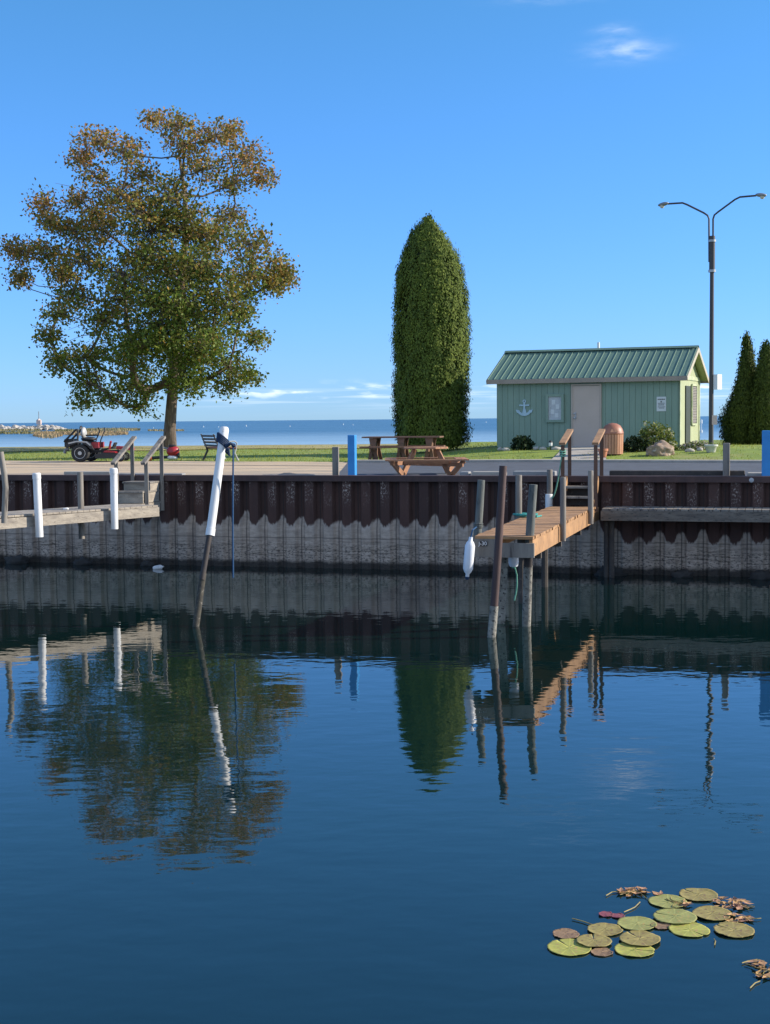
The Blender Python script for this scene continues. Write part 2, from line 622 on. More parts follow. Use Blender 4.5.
def water_material(name, base, rough, waves, spec=0.5, bands=None, ior=1.333):
    m = bpy.data.materials.new(name)
    m.use_nodes = True
    nt = m.node_tree
    b = nt.nodes['Principled BSDF']
    b.inputs['Base Color'].default_value = (*base, 1)
    b.inputs['Roughness'].default_value = rough
    b.inputs['IOR'].default_value = ior
    b.inputs['Specular IOR Level'].default_value = spec
    tc = nt.nodes.new('ShaderNodeTexCoord')
    prev = None
    for (sx, sy, sc, strength, dist, det) in waves:
        mp = nt.nodes.new('ShaderNodeMapping')
        mp.inputs['Scale'].default_value = (sx, sy, 1)
        mp.inputs['Rotation'].default_value = (0, 0, R(7 * sc % 11))
        nt.links.new(tc.outputs['Object'], mp.inputs[0])
        n = nt.nodes.new('ShaderNodeTexNoise')
        n.inputs['Scale'].default_value = sc
        n.inputs['Detail'].default_value = det
        nt.links.new(mp.outputs[0], n.inputs['Vector'])
        bp = nt.nodes.new('ShaderNodeBump')
        bp.inputs['Strength'].default_value = strength
        bp.inputs['Distance'].default_value = dist
        nt.links.new(n.outputs['Fac'], bp.inputs['Height'])
        if prev is not None:
            nt.links.new(prev.outputs[0], bp.inputs['Normal'])
        prev = bp
    if prev is not None:
        nt.links.new(prev.outputs[0], b.inputs['Normal'])
    if bands:
        c2, sx, sy, lo, hi = bands
        mp = nt.nodes.new('ShaderNodeMapping')
        mp.inputs['Scale'].default_value = (sx, sy, 1)
        nt.links.new(tc.outputs['Object'], mp.inputs[0])
        n = nt.nodes.new('ShaderNodeTexNoise')
        n.inputs['Scale'].default_value = 1.0
        n.inputs['Detail'].default_value = 4
        nt.links.new(mp.outputs[0], n.inputs['Vector'])
        r = nt.nodes.new('ShaderNodeMapRange')
        r.inputs['From Min'].default_value = lo
        r.inputs['From Max'].default_value = hi
        nt.links.new(n.outputs['Fac'], r.inputs['Value'])
        mx = nt.nodes.new('ShaderNodeMix')
        mx.data_type = 'RGBA'
        mx.inputs[6].default_value = (*base, 1)
        mx.inputs[7].default_value = (*c2, 1)
        nt.links.new(r.outputs[0], mx.inputs[0])
        # pale sand showing through the shallows nearest the beach
        sp = nt.nodes.new('ShaderNodeSeparateXYZ')
        nt.links.new(tc.outputs['Object'], sp.inputs[0])
        ad = nt.nodes.new('ShaderNodeMath')
        ad.operation = 'MULTIPLY_ADD'
        nt.links.new(n.outputs['Fac'], ad.inputs[0])
        ad.inputs[1].default_value = 240.0
        nt.links.new(sp.outputs[1], ad.inputs[2])
        r2 = nt.nodes.new('ShaderNodeMapRange')
        r2.interpolation_type = 'SMOOTHSTEP'
        r2.inputs['From Min'].default_value = 520.0
        r2.inputs['From Max'].default_value = 260.0
        nt.links.new(ad.outputs[0], r2.inputs['Value'])
        m2 = nt.nodes.new('ShaderNodeMix')
        m2.data_type = 'RGBA'
        nt.links.new(r2.outputs[0], m2.inputs[0])
        nt.links.new(mx.outputs[2], m2.inputs[6])
        m2.inputs[7].default_value = (0.30, 0.43, 0.50, 1)
        nt.links.new(m2.outputs[2], b.inputs['Base Color'])
    return m


M_BASIN = water_material('basin_water', (0.0018, 0.0145, 0.0140), 0.02,
                         [(0.5, 1.0, 0.55, 0.05, 0.05, 2.0), (0.6, 1.0, 3.2, 0.27, 0.012, 2.5), (0.7, 1.0, 11.0, 0.10, 0.003, 2.0)], ior=1.70)
M_LAKE = water_material('lake_water', (0.034, 0.098, 0.155), 0.30,
                        [(0.3, 1.0, 0.35, 0.9, 0.5, 4.0), (0.4, 1.0, 1.6, 0.7, 0.2, 3.0)], spec=0.28,
                        bands=((0.13, 0.24, 0.32), 0.0035, 0.045, 0.42, 0.72))


# ------------------------------------------------------------------ ground and water
CAPZ = 1.93


def grid_sheet(name, m, fx, us, vs, dz, kind='structure'):
    """sheet over parameters us x vs; fx(u, v) -> (X, Y); z follows the terrain + dz"""
    v, f = [], []
    for b_ in vs:
        for a in us:
            X, Y = fx(a, b_)
            v.append((X, Y, gz(X, Y) + dz))
    nu = len(us)
    for j in range(len(vs) - 1):
        for i in range(nu - 1):
            f.append((j * nu + i, j * nu + i + 1, (j + 1) * nu + i + 1, (j + 1) * nu + i))
    b = MB()
    b.add(v, f)
    o = b.build(name, m, smooth='all')
    tag(o, kind=kind)
    return o


def lin(a, b, n):
    return [a + (b - a) * i / (n - 1) for i in range(n)]


def wall_y(X, t=-0.28):
    # Y of the line parallel to the wall, t over the water side
    p = W0 + WN * t
    return p.y - (X - p.x) * 0.274 / 0.962


grid_sheet('ground', M_LAWN, lambda X, k: (X, wall_y(X) + k), lin(-60, 60, 121), lin(0, 26, 53) + lin(26.5, 75, 60), 0.0)
XS = -1.1
grid_sheet('gravel_drive', M_GRAV, lambda a, k: (a, wall_y(a) + k * (edge_y(a) + 0.15 * math.sin(a * 1.7) - wall_y(a))), lin(-60, XS + 0.4, 90), lin(0, 1, 28), 0.02)
grid_sheet('shade_toned_asphalt_road', M_ASPH, lambda a, k: (a, wall_y(a) + k * (edge_y(a) - 0.62 - wall_y(a))), lin(XS, 60, 90), lin(0, 1, 28), 0.026)
# concrete kerb strip between road and lawn, a real step
grid_sheet('dry_grass_strip', mat('dry_lake_grass', (0.36, 0.30, 0.11), (0.26, 0.24, 0.08), 0.8, rough=0.95, c3=(0.42, 0.36, 0.2), s3=0.6), lambda a, k: (a, 58.5 - 0.1 * a + 0.7 * math.sin(a * 0.8) + k), lin(-60, 2.5, 90), lin(0, 14, 24), 0.03)
grid_sheet('drive_joint', mat('dark_joint', (0.13, 0.115, 0.10), (0.2, 0.17, 0.14), 1.5, rough=0.95), lambda a, k: (a, wall_y(a) + 0.72 * (edge_y(a) - wall_y(a)) + 0.12 * math.sin(a * 0.9) + k), lin(-60, XS - 0.2, 70), [0, 0.22], 0.03)
kb = MB()
kx = lin(XS, 60, 90)
for i in range(len(kx) - 1):
    a, c = kx[i], kx[i + 1]
    def kp(X, off, dz):
        Y = edge_y(X) + off
        return Vector((X, Y, gz(X, Y) + dz))
    v8 = [kp(a, -0.62, -0.2), kp(c, -0.62, -0.2), kp(c, 0.0, -0.2), kp(a, 0.0, -0.2), kp(a, -0.62, 0.09), kp(c, -0.62, 0.09), kp(c, 0.0, 0.09), kp(a, 0.0, 0.09)]
    kb.add(v8, [(4, 5, 6, 7), (0, 1, 5, 4), (2, 3, 7, 6)])
tag(kb.build('kerb', M_CONC), kind='structure')

wb = MB()
pA, pB = wl(-70, -0.15), wl(70, -0.15)
wb.add([(pA.x, pA.y, 0), (pB.x, pB.y, 0), (pB.x - 10, -70, 0), (pA.x - 10, -70, 0)], [(3, 2, 1, 0)])
tag(wb.build('basin_water', M_BASIN), kind='structure')
lb = MB()
lb.add([(-26000, 70, 0), (26000, 70, 0), (26000, 42000, 0), (-26000, 42000, 0)], [(0, 1, 2, 3)])
tag(lb.build('lake_water', M_LAKE), kind='structure')


# ------------------------------------------------------------------ quay wall
def wall_material():
    m = bpy.data.materials.new('stained_sheet_piling')
    m.use_nodes = True
    nt = m.node_tree
    N, L = nt.nodes.new, nt.links.new
    b = nt.nodes['Principled BSDF']
    b.inputs['Roughness'].default_value = 0.85
    tc = N('ShaderNodeTexCoord')
    sp = N('ShaderNodeSeparateXYZ')
    L(tc.outputs['Object'], sp.inputs[0])

    def mth(op, a, b_=None):
        n = N('ShaderNodeMath')
        n.operation = op
        for i, v in enumerate((a, b_)):
            if v is None:
                continue
            if isinstance(v, (int, float)):
                n.inputs[i].default_value = v
            else:
                L(v, n.inputs[i])
        return n.outputs[0]

    def noise(sx, sz, det=4.0, off=0.0):
        cv = N('ShaderNodeCombineXYZ')
        L(mth('MULTIPLY', sp.outputs[0], sx), cv.inputs[0])
        L(mth('MULTIPLY', sp.outputs[2], sz), cv.inputs[1])
        cv.inputs[2].default_value = off
        n = N('ShaderNodeTexNoise')
        n.inputs['Scale'].default_value = 1.0
        n.inputs['Detail'].default_value = det
        n.inputs['Roughness'].default_value = 0.65
        L(cv.outputs[0], n.inputs['Vector'])
        return n.outputs['Fac']

    def rng_(v, a, c, lo=0.0, hi=1.0, smooth=False):
        r = N('ShaderNodeMapRange')
        if smooth:
            r.interpolation_type = 'SMOOTHSTEP'
        r.inputs['From Min'].default_value = a
        r.inputs['From Max'].default_value = c
        r.inputs['To Min'].default_value = lo
        r.inputs['To Max'].default_value = hi
        L(v, r.inputs['Value'])
        return r.outputs[0]

    def mixc(f, a, c):
        x = N('ShaderNodeMix')
        x.data_type = 'RGBA'
        L(f, x.inputs[0])
        for i, v in ((6, a), (7, c)):
            if isinstance(v, tuple):
                x.inputs[i].default_value = (*v, 1)
            else:
                L(v, x.inputs[i])
        return x.outputs[2]
    z = sp.outputs[2]
    # scalloped edge of the lime crust: a peak in every recess (period PER, recess at 0.5)
    ph = mth('FRACT', mth('DIVIDE', sp.outputs[0], PER))
    d = mth('ABSOLUTE', mth('SUBTRACT', ph, 0.5))          # 0 in recess .. 0.5 on the outer face
    peak = rng_(d, 0.05, 0.42, 1.0, 0.0, True)
    n_edge = noise(3.1, 1.0, 3.0, 2.0)
    n_fine = noise(19.0, 5.0, 4.0, 41.0)
    wn = N('ShaderNodeTexWhiteNoise')
    wn.noise_dimensions = '1D'
    L(mth('FLOOR', mth('DIVIDE', sp.outputs[0], PER)), wn.inputs['W'])
    pan = wn.outputs['Value']
    wn2 = N('ShaderNodeTexWhiteNoise')
    wn2.noise_dimensions = '1D'
    L(mth('FLOOR', mth('ADD', mth('DIVIDE', sp.outputs[0], PER), 0.5)), wn2.inputs['W'])
    pan2 = wn2.outputs['Value']
    n_big = noise(1.1, 0.2, 2.0, 8.0)
    h = mth('ADD', mth('ADD', 0.80, mth('MULTIPLY', peak, mth('ADD', mth('MULTIPLY', pan, 0.16), mth('MULTIPLY', n_big, 0.20)))), mth('MULTIPLY', n_edge, 0.20))
    h = mth('SUBTRACT', h, rng_(sp.outputs[0], 4.3, 4.9, 0.0, 0.26))
    h = mth('ADD', h, mth('MULTIPLY', mth('SUBTRACT', n_fine, 0.5), 0.20))
    crust = rng_(mth('SUBTRACT', h, z), -0.02, 0.05, 0.0, 1.0, True)
    rust = mixc(rng_(noise(5, 1.2, 5.0), 0.35, 0.7), (0.062, 0.031, 0.025), (0.090, 0.044, 0.034))
    rust = mixc(mth('MULTIPLY', pan2, 0.55), rust, (0.030, 0.018, 0.017))
    # pale chalky flecks high on the outer faces
    fl = mth('MULTIPLY', rng_(noise(34, 20, 3.0, 5.0), 0.52, 0.62), rng_(noise(2.2, 0.8, 2.0, 11.0), 0.42, 0.58))
    fl = mth('MULTIPLY', fl, mth('MULTIPLY', rng_(d, 0.24, 0.32), rng_(z, 1.25, 1.6)))
    rust = mixc(mth('MULTIPLY', fl, 0.85), rust, (0.50, 0.42, 0.36))
    gre = mixc(rng_(noise(6, 14, 5.0, 3.0), 0.35, 0.68), (0.50, 0.41, 0.335), (0.30, 0.25, 0.205))
    # streaky horizontal growth lines
    bandn = rng_(noise(1.6, 26, 4.0, 7.0), 0.50, 0.64)
    bz = mth('MULTIPLY', rng_(z, 0.12, 0.25), rng_(z, 0.66, 0.5))
    gre = mixc(mth('MULTIPLY', mth('MULTIPLY', bandn, bz), 0.75), gre, (0.10, 0.078, 0.06))
    pock = mth('MULTIPLY', rng_(noise(16, 30, 4.0, 17.0), 0.52, 0.58), rng_(z, 0.62, 0.4))
    gre = mixc(mth('MULTIPLY', pock, 0.75), gre, (0.035, 0.032, 0.03))
    ln_ = rng_(mth('ABSOLUTE', mth('SUBTRACT', z, mth('ADD', 0.60, mth('MULTIPLY', noise(0.8, 0.1, 2.0, 53.0), 0.05)))), 0.006, 0.02, 1.0, 0.0)
    gre = mixc(mth('MULTIPLY', ln_, 0.55), gre, (0.07, 0.06, 0.055))
    rim = mth('MULTIPLY', rng_(mth('SUBTRACT', h, z), 0.13, 0.03), 0.45)
    gre = mixc(rim, gre, (0.50, 0.43, 0.38))
    gre = mixc(mth('MULTIPLY', rng_(noise(2.3, 0.7, 3.0, 61.0), 0.48, 0.72), 0.5), gre, (0.13, 0.11, 0.10))
    col = mixc(crust, rust, gre)
    # vertical seams at the interlocks
    seam = rng_(mth('ABSOLUTE', mth('SUBTRACT', ph, 0.52)), 0.012, 0.045, 1.0, 0.0)
    col = mixc(mth('MULTIPLY', seam, 0.7), col, (0.022, 0.02, 0.02))
    # weed at the waterline
    wet = rng_(mth('ADD', z, mth('MULTIPLY', noise(4, 3, 4.0, 23.0), 0.14)), 0.16, 0.27, 1.0, 0.0, True)
    col = mixc(mth('MULTIPLY', wet, 0.93), col, (0.014, 0.013, 0.012))
    L(col, b.inputs['Base Color'])
    bp = N('ShaderNodeBump')
    bp.inputs['Strength'].default_value = 0.5
    bp.inputs['Distance'].default_value = 0.02
    L(noise(18, 18, 5.0, 31.0), bp.inputs['Height'])
    L(bp.outputs[0], b.inputs['Normal'])
    return m


PER = 0.41
wall_root = thing('quay_wall', 'long rusty sheet pile quay wall with pale lime crust above the water', 'quay wall', (0, 28.6, 0))
wall_root.rotation_euler = (0, 0, math.atan2(WU.y, WU.x))
v, f = [], []
prof = [(0.0, 0.0), (0.20, 0.0), (0.245, 0.10), (0.365, 0.10), (0.41, 0.0)]    # along, back
s = -60.0
cols_ = []
k0 = round(-60 / PER)
# outer face centred at phase 0, recess at phase 0.5
for k in range(k0, -k0):
    for a, d_ in ((-0.095, 0.0), (0.095, 0.0), (0.14, 0.11), (0.27, 0.11)):
        cols_.append((k * PER + a, d_))
zs = [-1.2, 0.0, 0.5, 0.82, 1.0, 1.5, CAPZ - 0.02]
for (a, d_) in cols_:
    for z in zs:
        v.append((a, d_ * (1.0 if z > 0.9 else 0.65), z))
nz_ = len(zs)
for i in range(len(cols_) - 1):
    for j in range(nz_ - 1):
        f.append((i * nz_ + j, (i + 1) * nz_ + j, (i + 1) * nz_ + j + 1, i * nz_ + j + 1))
wmb = MB()
wmb.add(v, f)
wmb.build('sheet_piling', wall_material(), wall_root, local=True)
cap = MB()
cap.box((0, 0.10, CAPZ - 0.045), (119, 0.30, 0.09))
cap.box((0, -0.056, CAPZ - 0.06), (119, 0.012, 0.115))
cap.build('cap_beam', M_STEEL, wall_root, local=True)
# small round plate on the cap at the right and dark boulders at the foot of the wall
pl = MB()
sp_ = s_of(onwall(751.5, 479, 0.06))
pl.lathe([(0.0, 0), (0.045, 0), (0.045, 0.012), (0.0, 0.016)], (0, 0, 0), 14, Matrix.Rotation(R(90), 3, 'X'))
po = pl.build('tie_rod_plate', M_GALV, wall_root, local=True)
po.location = (sp_, -0.063, CAPZ - 0.07)

for x, y, r_, lab in ((17, 560, 0.30, 'dark weedy boulder at the waterline, leftmost along the quay wall'),
                      (83, 560, 0.24, 'dark weedy boulder at the waterline below the slanted boat dock'),
                      (147, 562, 0.16, 'small dark stone at the waterline near the white float'),
                      (610, 573, 0.30, 'dark weedy boulder at the waterline right of the brown dock'),
                      (683, 577, 0.22, 'dark stone at the waterline under the long ledge walkway'),
                      (762, 577, 0.28, 'dark weedy boulder at the waterline at the right edge')):
    p = onwall(x, y, 0.22)
    b = MB().blob((p.x, p.y, 0.02), (r_ * 0.85, r_ * 0.5, r_ * 0.5), 0.6, 2.4, 3, x * 0.13)
    o = b.build('boulder', M_ROCKD, base=(p.x, p.y, 0), smooth='all')
    tag(o, lab, 'boulder', 'boulders at the foot of the quay wall')


# kerb blocks and timbers lying along the quay edge
def kerb_block(name, x0, x1, y, h, d, m, lab, cat, t=-0.55):
    a, c = onwall(x0, y, t), onwall(x1, y, t)
    z = gz(a.x, a.y)
    p, q = Vector((a.x, a.y, z + 0.02 + h / 2)), Vector((c.x, c.y, z + 0.02 + h / 2))
    b = MB().bar(p, q, d, h)
    o = b.build(name, m, base=((p + q) / 2 - Vector((0, 0, h / 2))))
    bv = o.modifiers.new('soft_edges', 'BEVEL')
    bv.width = 0.02
    bv.segments = 2
    return tag(o, lab, cat)


kerb_block('kerb_block', 66, 112, 474, 0.20, 0.22, M_CONC, 'pale concrete kerb block behind the left dock stair', 'kerb block')
kerb_block('kerb_block', 118, 184, 474, 0.16, 0.2, M_CONCG, 'grey concrete kerb block by the stair left of the leaning pile', 'kerb block')
kerb_block('kerb_block', 461, 470, 475, 0.20, 0.25, M_CONCG, 'grey kerb block right of the near picnic table', 'kerb block')
kerb_block('kerb_block', 473, 506, 475, 0.20, 0.25, M_CONC, 'pale kerb block behind the purple steel pole', 'kerb block')
kerb_block('kerb_block', 514, 556, 475, 0.20, 0.25, M_CONCG, 'grey kerb block left of the brown dock stair', 'kerb block')
kerb_block('kerb_timber', 610, 745, 475, 0.20, 0.24, M_TIMBD, 'dark brown timber lying along the quay edge', 'timber')
kerb_block('kerb_block', 747, 778, 475, 0.16, 0.3, M_CONC, 'pale kerb block beside the large blue post', 'kerb block')
hp = onwall(288, 475, -0.75)
b = MB().blob((hp.x, hp.y, gz(hp.x, hp.y)), (0.85, 0.35, 0.17), 0.25, 2.5, 4, 3.3)
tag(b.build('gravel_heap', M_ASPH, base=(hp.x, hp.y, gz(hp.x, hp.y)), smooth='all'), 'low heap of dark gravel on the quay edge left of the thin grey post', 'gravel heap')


# ------------------------------------------------------------------ posts on the quay
def square_post(name, x, ytop, t, w, m, lab, cat, group=None, captop=0.0):
    p = onwall(x, ytop, t)
    z0 = gz(p.x, p.y)
    b = MB()
    b.box((p.x, p.y, (p.z + z0 - 0.2) / 2), (w, w, p.z - z0 + 0.2), Matrix.Rotation(math.atan2(WU.y, WU.x), 3, 'Z'))
    o = b.build(name, m, base=(p.x, p.y, z0))
    bv = o.modifiers.new('soft_edges', 'BEVEL')
    bv.width = 0.012
    bv.segments = 2
    return tag(o, lab, cat, group)


square_post('blue_post', 352, 435, -0.35, 0.155, M_BLUE, 'bright blue square post on the quay left of the picnic tables', 'post')
square_post('blue_post', 768, 430.5, -0.30, 0.22, M_BLUE, 'large bright blue square post at the right edge of the photo', 'post')
square_post('wooden_post', 335.5, 447, -0.35, 0.12, M_TIMBG, 'short grey wooden post just left of the blue post', 'post')
square_post('wooden_post', 726.5, 443, -0.35, 0.13, M_TIMBG, 'grey wooden post on the quay in front of the street lamp', 'post')

# ------------------------------------------------------------------ brown dock with stair
DZ = 1.38
DS0, DS1, DT0, DT1 = 3.55, 4.38, 0.30, 7.70
dock = thing('finger_dock', 'sunlit brown wooden finger dock with stair and hand rails', 'dock', wl((DS0 + DS1) / 2, 0.5, DZ))
b = MB()
t = 0.75
bw = 0.145
i = 0
while t < DT1:
    b.bar(wl(DS0 - 0.02 + random.uniform(-.012, .012), t + bw / 2, DZ - 0.02 + random.uniform(-.003, .003)), wl(DS1 + 0.02 + random.uniform(-.012, .012), t + bw / 2, DZ - 0.02 + random.uniform(-.003, .003)), bw - 0.012, 0.04)
    t += bw
b.build('deck', M_TIMBO, dock)
b = MB()
for s_ in (DS1 - 0.025, DS0 + 0.025):
    b = MB()
    b.bar(wl(s_, 0.12, DZ - 0.175), wl(s_, DT1 - 0.05, DZ - 0.175), 0.05, 0.25)
    b.build('side_beam', M_TIMBO, dock)
b = MB()
b.bar(wl(DS0 - 0.08, DT1 - 0.01, DZ - 0.20), wl(DS1 + 0.03, DT1 - 0.01, DZ - 0.20), 0.05, 0.21)
b.build('end_beam', M_TIMBG, dock)
for tt in (2.3, 4.6, 6.6):
    MB().bar(wl(DS0 + 0.05, tt, DZ - 0.36), wl(DS1 - 0.05, tt, DZ - 0.36), 0.09, 0.12).build('cross_beam', M_TIMBD, dock)
# stair between dock and quay
for tt, zz in ((0.62, DZ + 0.17), (0.36, DZ + 0.35)):
    b = MB()
    b.bar(wl(DS0 + 0.22, tt, zz), wl(DS1 - 0.03, tt, zz), 0.27, 0.04)
    b.build('tread', M_TIMBG, dock)
    b = MB()
    b.bar(wl(DS0 + 0.24, tt - 0.09, zz - 0.10), wl(DS1 - 0.05, tt - 0.09, zz - 0.10), 0.025, 0.12)
    b.build('riser', M_TIMBD, dock)
for s_ in (DS0 + 0.20, DS1 - 0.02):
    MB().bar(wl(s_, 0.80, DZ + 0.03), wl(s_, 0.13, DZ + 0.47), 0.04, 0.2).build('stringer', M_TIMBO, dock)


def rail_post(p0, p1, w, m, parent, name='rail_post'):
    bb = MB().bar(p0, p1, w, w * 0.9, (0, 1, 0))
    return bb.build(name, m, parent)


M_RAILW = mat('rail_wood', (0.40, 0.235, 0.12), (0.28, 0.16, 0.085), 6, rough=0.75, bump=0.3)
M_RAILP = mat('brown_rail_post', (0.15, 0.08, 0.05), (0.10, 0.055, 0.037), 6, (1, 1, 0.3), rough=0.8, bump=0.3)
for s_, xs, lowz in ((DS0 + 0.22, ((564.3, 445), (568.8, 432.5)), DZ - 0.1), (DS1 + 0.02, ((596.3, 445.5), (601.5, 433.5)), DZ - 0.1)):
    tn, tf = 0.78, -0.12
    zn, zf = 2.60, 2.80
    rl = MB().bar(wl(s_, tn + 0.06, zn - 0.02), wl(s_, tf - 0.1, zf + 0.03), 0.12, 0.045).build('hand_rail', M_RAILW, dock)
    rail_post(wl(s_, tn, lowz), wl(s_, tn, zn - 0.05), 0.065, M_RAILP, rl)
    rail_post(wl(s_, tf, 1.55), wl(s_, tf, zf - 0.04), 0.065, M_RAILP, rl)


def dock_post(x, ytop, ybot, s_, m, parent, r_=0.055, lean=0.0):
    """round post strapped outside the dock edge at s_; pixel rows give its top and bottom"""
    d = ray(x, (ytop + ybot) / 2)
    k = ((W0 + WU * s_) - CAMP).dot(WU) / d.dot(WU)
    p = CAMP + d * k
    top = at(x, ytop, p.y)
    bot = at(x, ybot, p.y)
    mid = (top + bot) / 2
    bb = MB()
    bb.tube([bot, mid, top - Vector((0, 0, 0.01)), top], [r_, r_ * 1.02, r_, r_ * 0.9], 10)
    return bb.build('post', m, parent, smooth=True), p


pp = []
for (x, y0, y1, s_, r_) in ((555.5, 477, 541, DS1 + 0.065, 0.06), (563.0, 477, 541, DS1 + 0.065, 0.047), (590.7, 470.5, 524, DS1 + 0.065, 0.05)):
    if x == 555.5:
        continue
    o, p = dock_post(x, y0, y1, s_, M_TIMBG, dock, r_)
    pp.append(p)
o, pL1 = dock_post(518.7, 475, 522, DS0 - 0.07, M_TIMBG, dock, 0.055)
o, pL2 = dock_post(549.7, 469.5, 512, DS0 - 0.07, M_TIMBG, dock, 0.055)
o, _ = dock_post(549.0, 494, 513, DS0 - 0.07, M_PVC, dock, 0.072)
o.name = 'post_sleeve'
# hidden carrying piles below
for tt in (0.5, 2.3, 4.6):
    b = MB().tube([wl(DS0 + 0.12 if tt > 1 else DS1 + 0.2, tt, -1.5), wl(DS0 + 0.12 if tt > 1 else DS1 + 0.2, tt, DZ - 0.3)], 0.06, 8)
    b.build('carrying_pile', M_TIMBD, dock)

# ------------------------------------------------------------------ piles at the dock head
def pile(name, lab, sections, group=None):
    """sections: (name, material, [(x, y, Y, r), ...])"""
    x, y, Y, _ = sections[-1][2][-1]
    base = at(x, y, Y)
    root = thing(name, lab, 'mooring pile', base, group)
    for nm, m, pts in sections:
        bb = MB()
        bb.tube([at(a, c, Y_) for a, c, Y_, r_ in pts], [q[3] for q in pts], 12)
        bb.build(nm, m, root, smooth=True)
    return root


pile('steel_pile', 'tall thin purple brown steel pole standing in the water before the dock head',
     [('shaft', M_STEEL, [(503.2, 466, 19.75, 0.055), (497.5, 560, 19.65, 0.055), (494.2, 606, 19.6, 0.055)]),
      ('crusted_foot', M_CRUST, [(494.2, 606, 19.6, 0.06), (491.6, 636.5, 19.6, 0.062), (487, 680, 19.55, 0.062)])], 'piles at the dock head')
root = thing('perforated_post', 'grey perforated steel post under the dock head, behind the purple pole', 'mooring pile', at(500.5, 623, 20.9), 'piles at the dock head')
b = MB()
pA, pB = at(504.0, 549, 20.9), at(500.0, 640, 20.9)
b.bar(pA, pB, 0.125, 0.09, (0, 1, 0))
b.build('post_body', M_CRUST, root)
for k in range(9):
    b = MB()
    q = pA.lerp(pB, 0.14 + k * 0.085)
    b.lathe([(0.0, 0), (0.013, 0), (0.013, 0.004), (0.0, 0.004)], q + Vector((0.02 * (-1) ** k, -0.0455, 0)), 8, Matrix.Rotation(R(90), 3, 'X'))
    b.build('bolt_hole', M_BLACK, root)
pile('timber_pile', 'grey green timber pile leaning at the right corner of the dock head',
     [('timber_top', M_TIMBT, [(533.3, 484.5, 20.2, 0.060), (530.8, 520, 20.2, 0.063), (528.6, 556, 20.2, 0.063)]),
      ('dark_collar', M_STEELD, [(528.6, 555.5, 20.2, 0.062), (528.0, 566, 20.25, 0.062)]),
      ('crusted_foot', M_CRUST, [(528.0, 565.5, 20.25, 0.067), (526.4, 625, 20.6, 0.066), (525, 670, 20.6, 0.066)])], 'piles at the dock head')
r_ = pile('timber_pile', 'grey timber post with a rope round it beside the long white fender',
          [('timber_top', M_TIMBT, [(481.3, 480, 21.0, 0.055), (479.5, 510, 21.0, 0.058), (476.3, 552, 21.0, 0.058)])], 'piles at the dock head')
b = MB()
q = at(478.2, 527, 21.0)
for k in range(3):
    b.tube([q + Vector((0.066 * math.cos(a), 0.066 * math.sin(a), 0.025 * k)) for a in lin(0, 2 * math.pi, 14)], 0.012, 6)
tag(b.build('mooring_rope', M_TIMBT, base=q), 'pale rope wound round the grey timber post at the left of the dock head', 'rope')

# slip sign J-30
sg = thing('slip_sign', 'small black sign reading J-30 on the end beam of the brown dock', 'sign', at(482.8, 544, 20.0))


def onplane(x, y, p0, n):
    d = ray(x, y)
    return CAMP + d * ((Vector(p0) - CAMP).dot(n) / d.dot(n))


sp0 = wl(DS0, DT1 + 0.03, 0)
q = onplane(482.8, 543.6, sp0, WN)
b = MB()
b.bar(q - WU * 0.062, q + WU * 0.062, 0.012, 0.068)
b.build('sign_plate', M_BLACK, sg)
# board carrying the sign (left part of the end beam)
b = MB()
b.bar(q - WU * 0.14 + Vector((0, 0, -0.02)) - WN * 0.032, q + WU * 0.26 + Vector((0, 0, -0.02)) - WN * 0.032, 0.04, 0.17)
b.build('end_beam', M_TIMBG, dock)


def text_obj(txt, size, origin, ax, ay, m, name, parent, ext=0.002):
    cu = bpy.data.curves.new(name, 'FONT')
    cu.body = txt
    cu.size = size
    cu.align_x = 'CENTER'
    cu.align_y = 'CENTER'
    cu.extrude = ext
    tmp = bpy.data.objects.new(name, cu)
    COL.objects.link(tmp)
    bpy.context.view_layer.update()
    dg = bpy.context.evaluated_depsgraph_get()
    me = bpy.data.meshes.new_from_object(tmp.evaluated_get(dg))
    bpy.data.objects.remove(tmp)
    bpy.data.curves.remove(cu)
    ax, ay = Vector(ax).normalized(), Vector(ay).normalized()
    az = ax.cross(ay)
    M4 = Matrix((ax, ay, az)).transposed().to_4x4()
    M4.translation = Vector(origin) - worldloc(parent)
    me.transform(M4)
    me.materials.clear()
    me.materials.append(m)
    o = bpy.data.objects.new(name, me)
    COL.objects.link(o)
    o.parent = parent
    return o


text_obj('J-30', 0.078, q + WN * 0.008, WU, (0, 0, 1), M_LETTERW, 'lettering', sg)


# ------------------------------------------------------------------ fenders and ropes at the dock head
def fender(lab, top, bot, r_, m=M_VINYL):
    top, bot = Vector(top), Vector(bot)
    root = thing('boat_fender', lab, 'fender', bot, 'white fenders at the brown dock')
    L_ = (top - bot).length
    prof = [(0.02, 0), (0.028, 0.012), (0.028, 0.05), (r_ * 0.7, 0.08), (r_, 0.13), (r_, L_ - 0.13), (r_ * 0.75, L_ - 0.08), (0.03, L_ - 0.05), (0.028, L_)]
    d = (top - bot).normalized()
    Mr = Vector((0, 0, 1)).rotation_difference(d).to_matrix()
    b_ = MB().lathe(prof, bot, 18, Mr)
    b_.build('fender_body', m, root, smooth=True)
    b_ = MB().lathe([(0.0, -0.035), (0.02, -0.03), (0.03, -0.01), (0.03, 0.012), (0.012, 0.02)], bot, 10, Mr)
    b_.build('end_eye', M_STRAP, root)
    return root


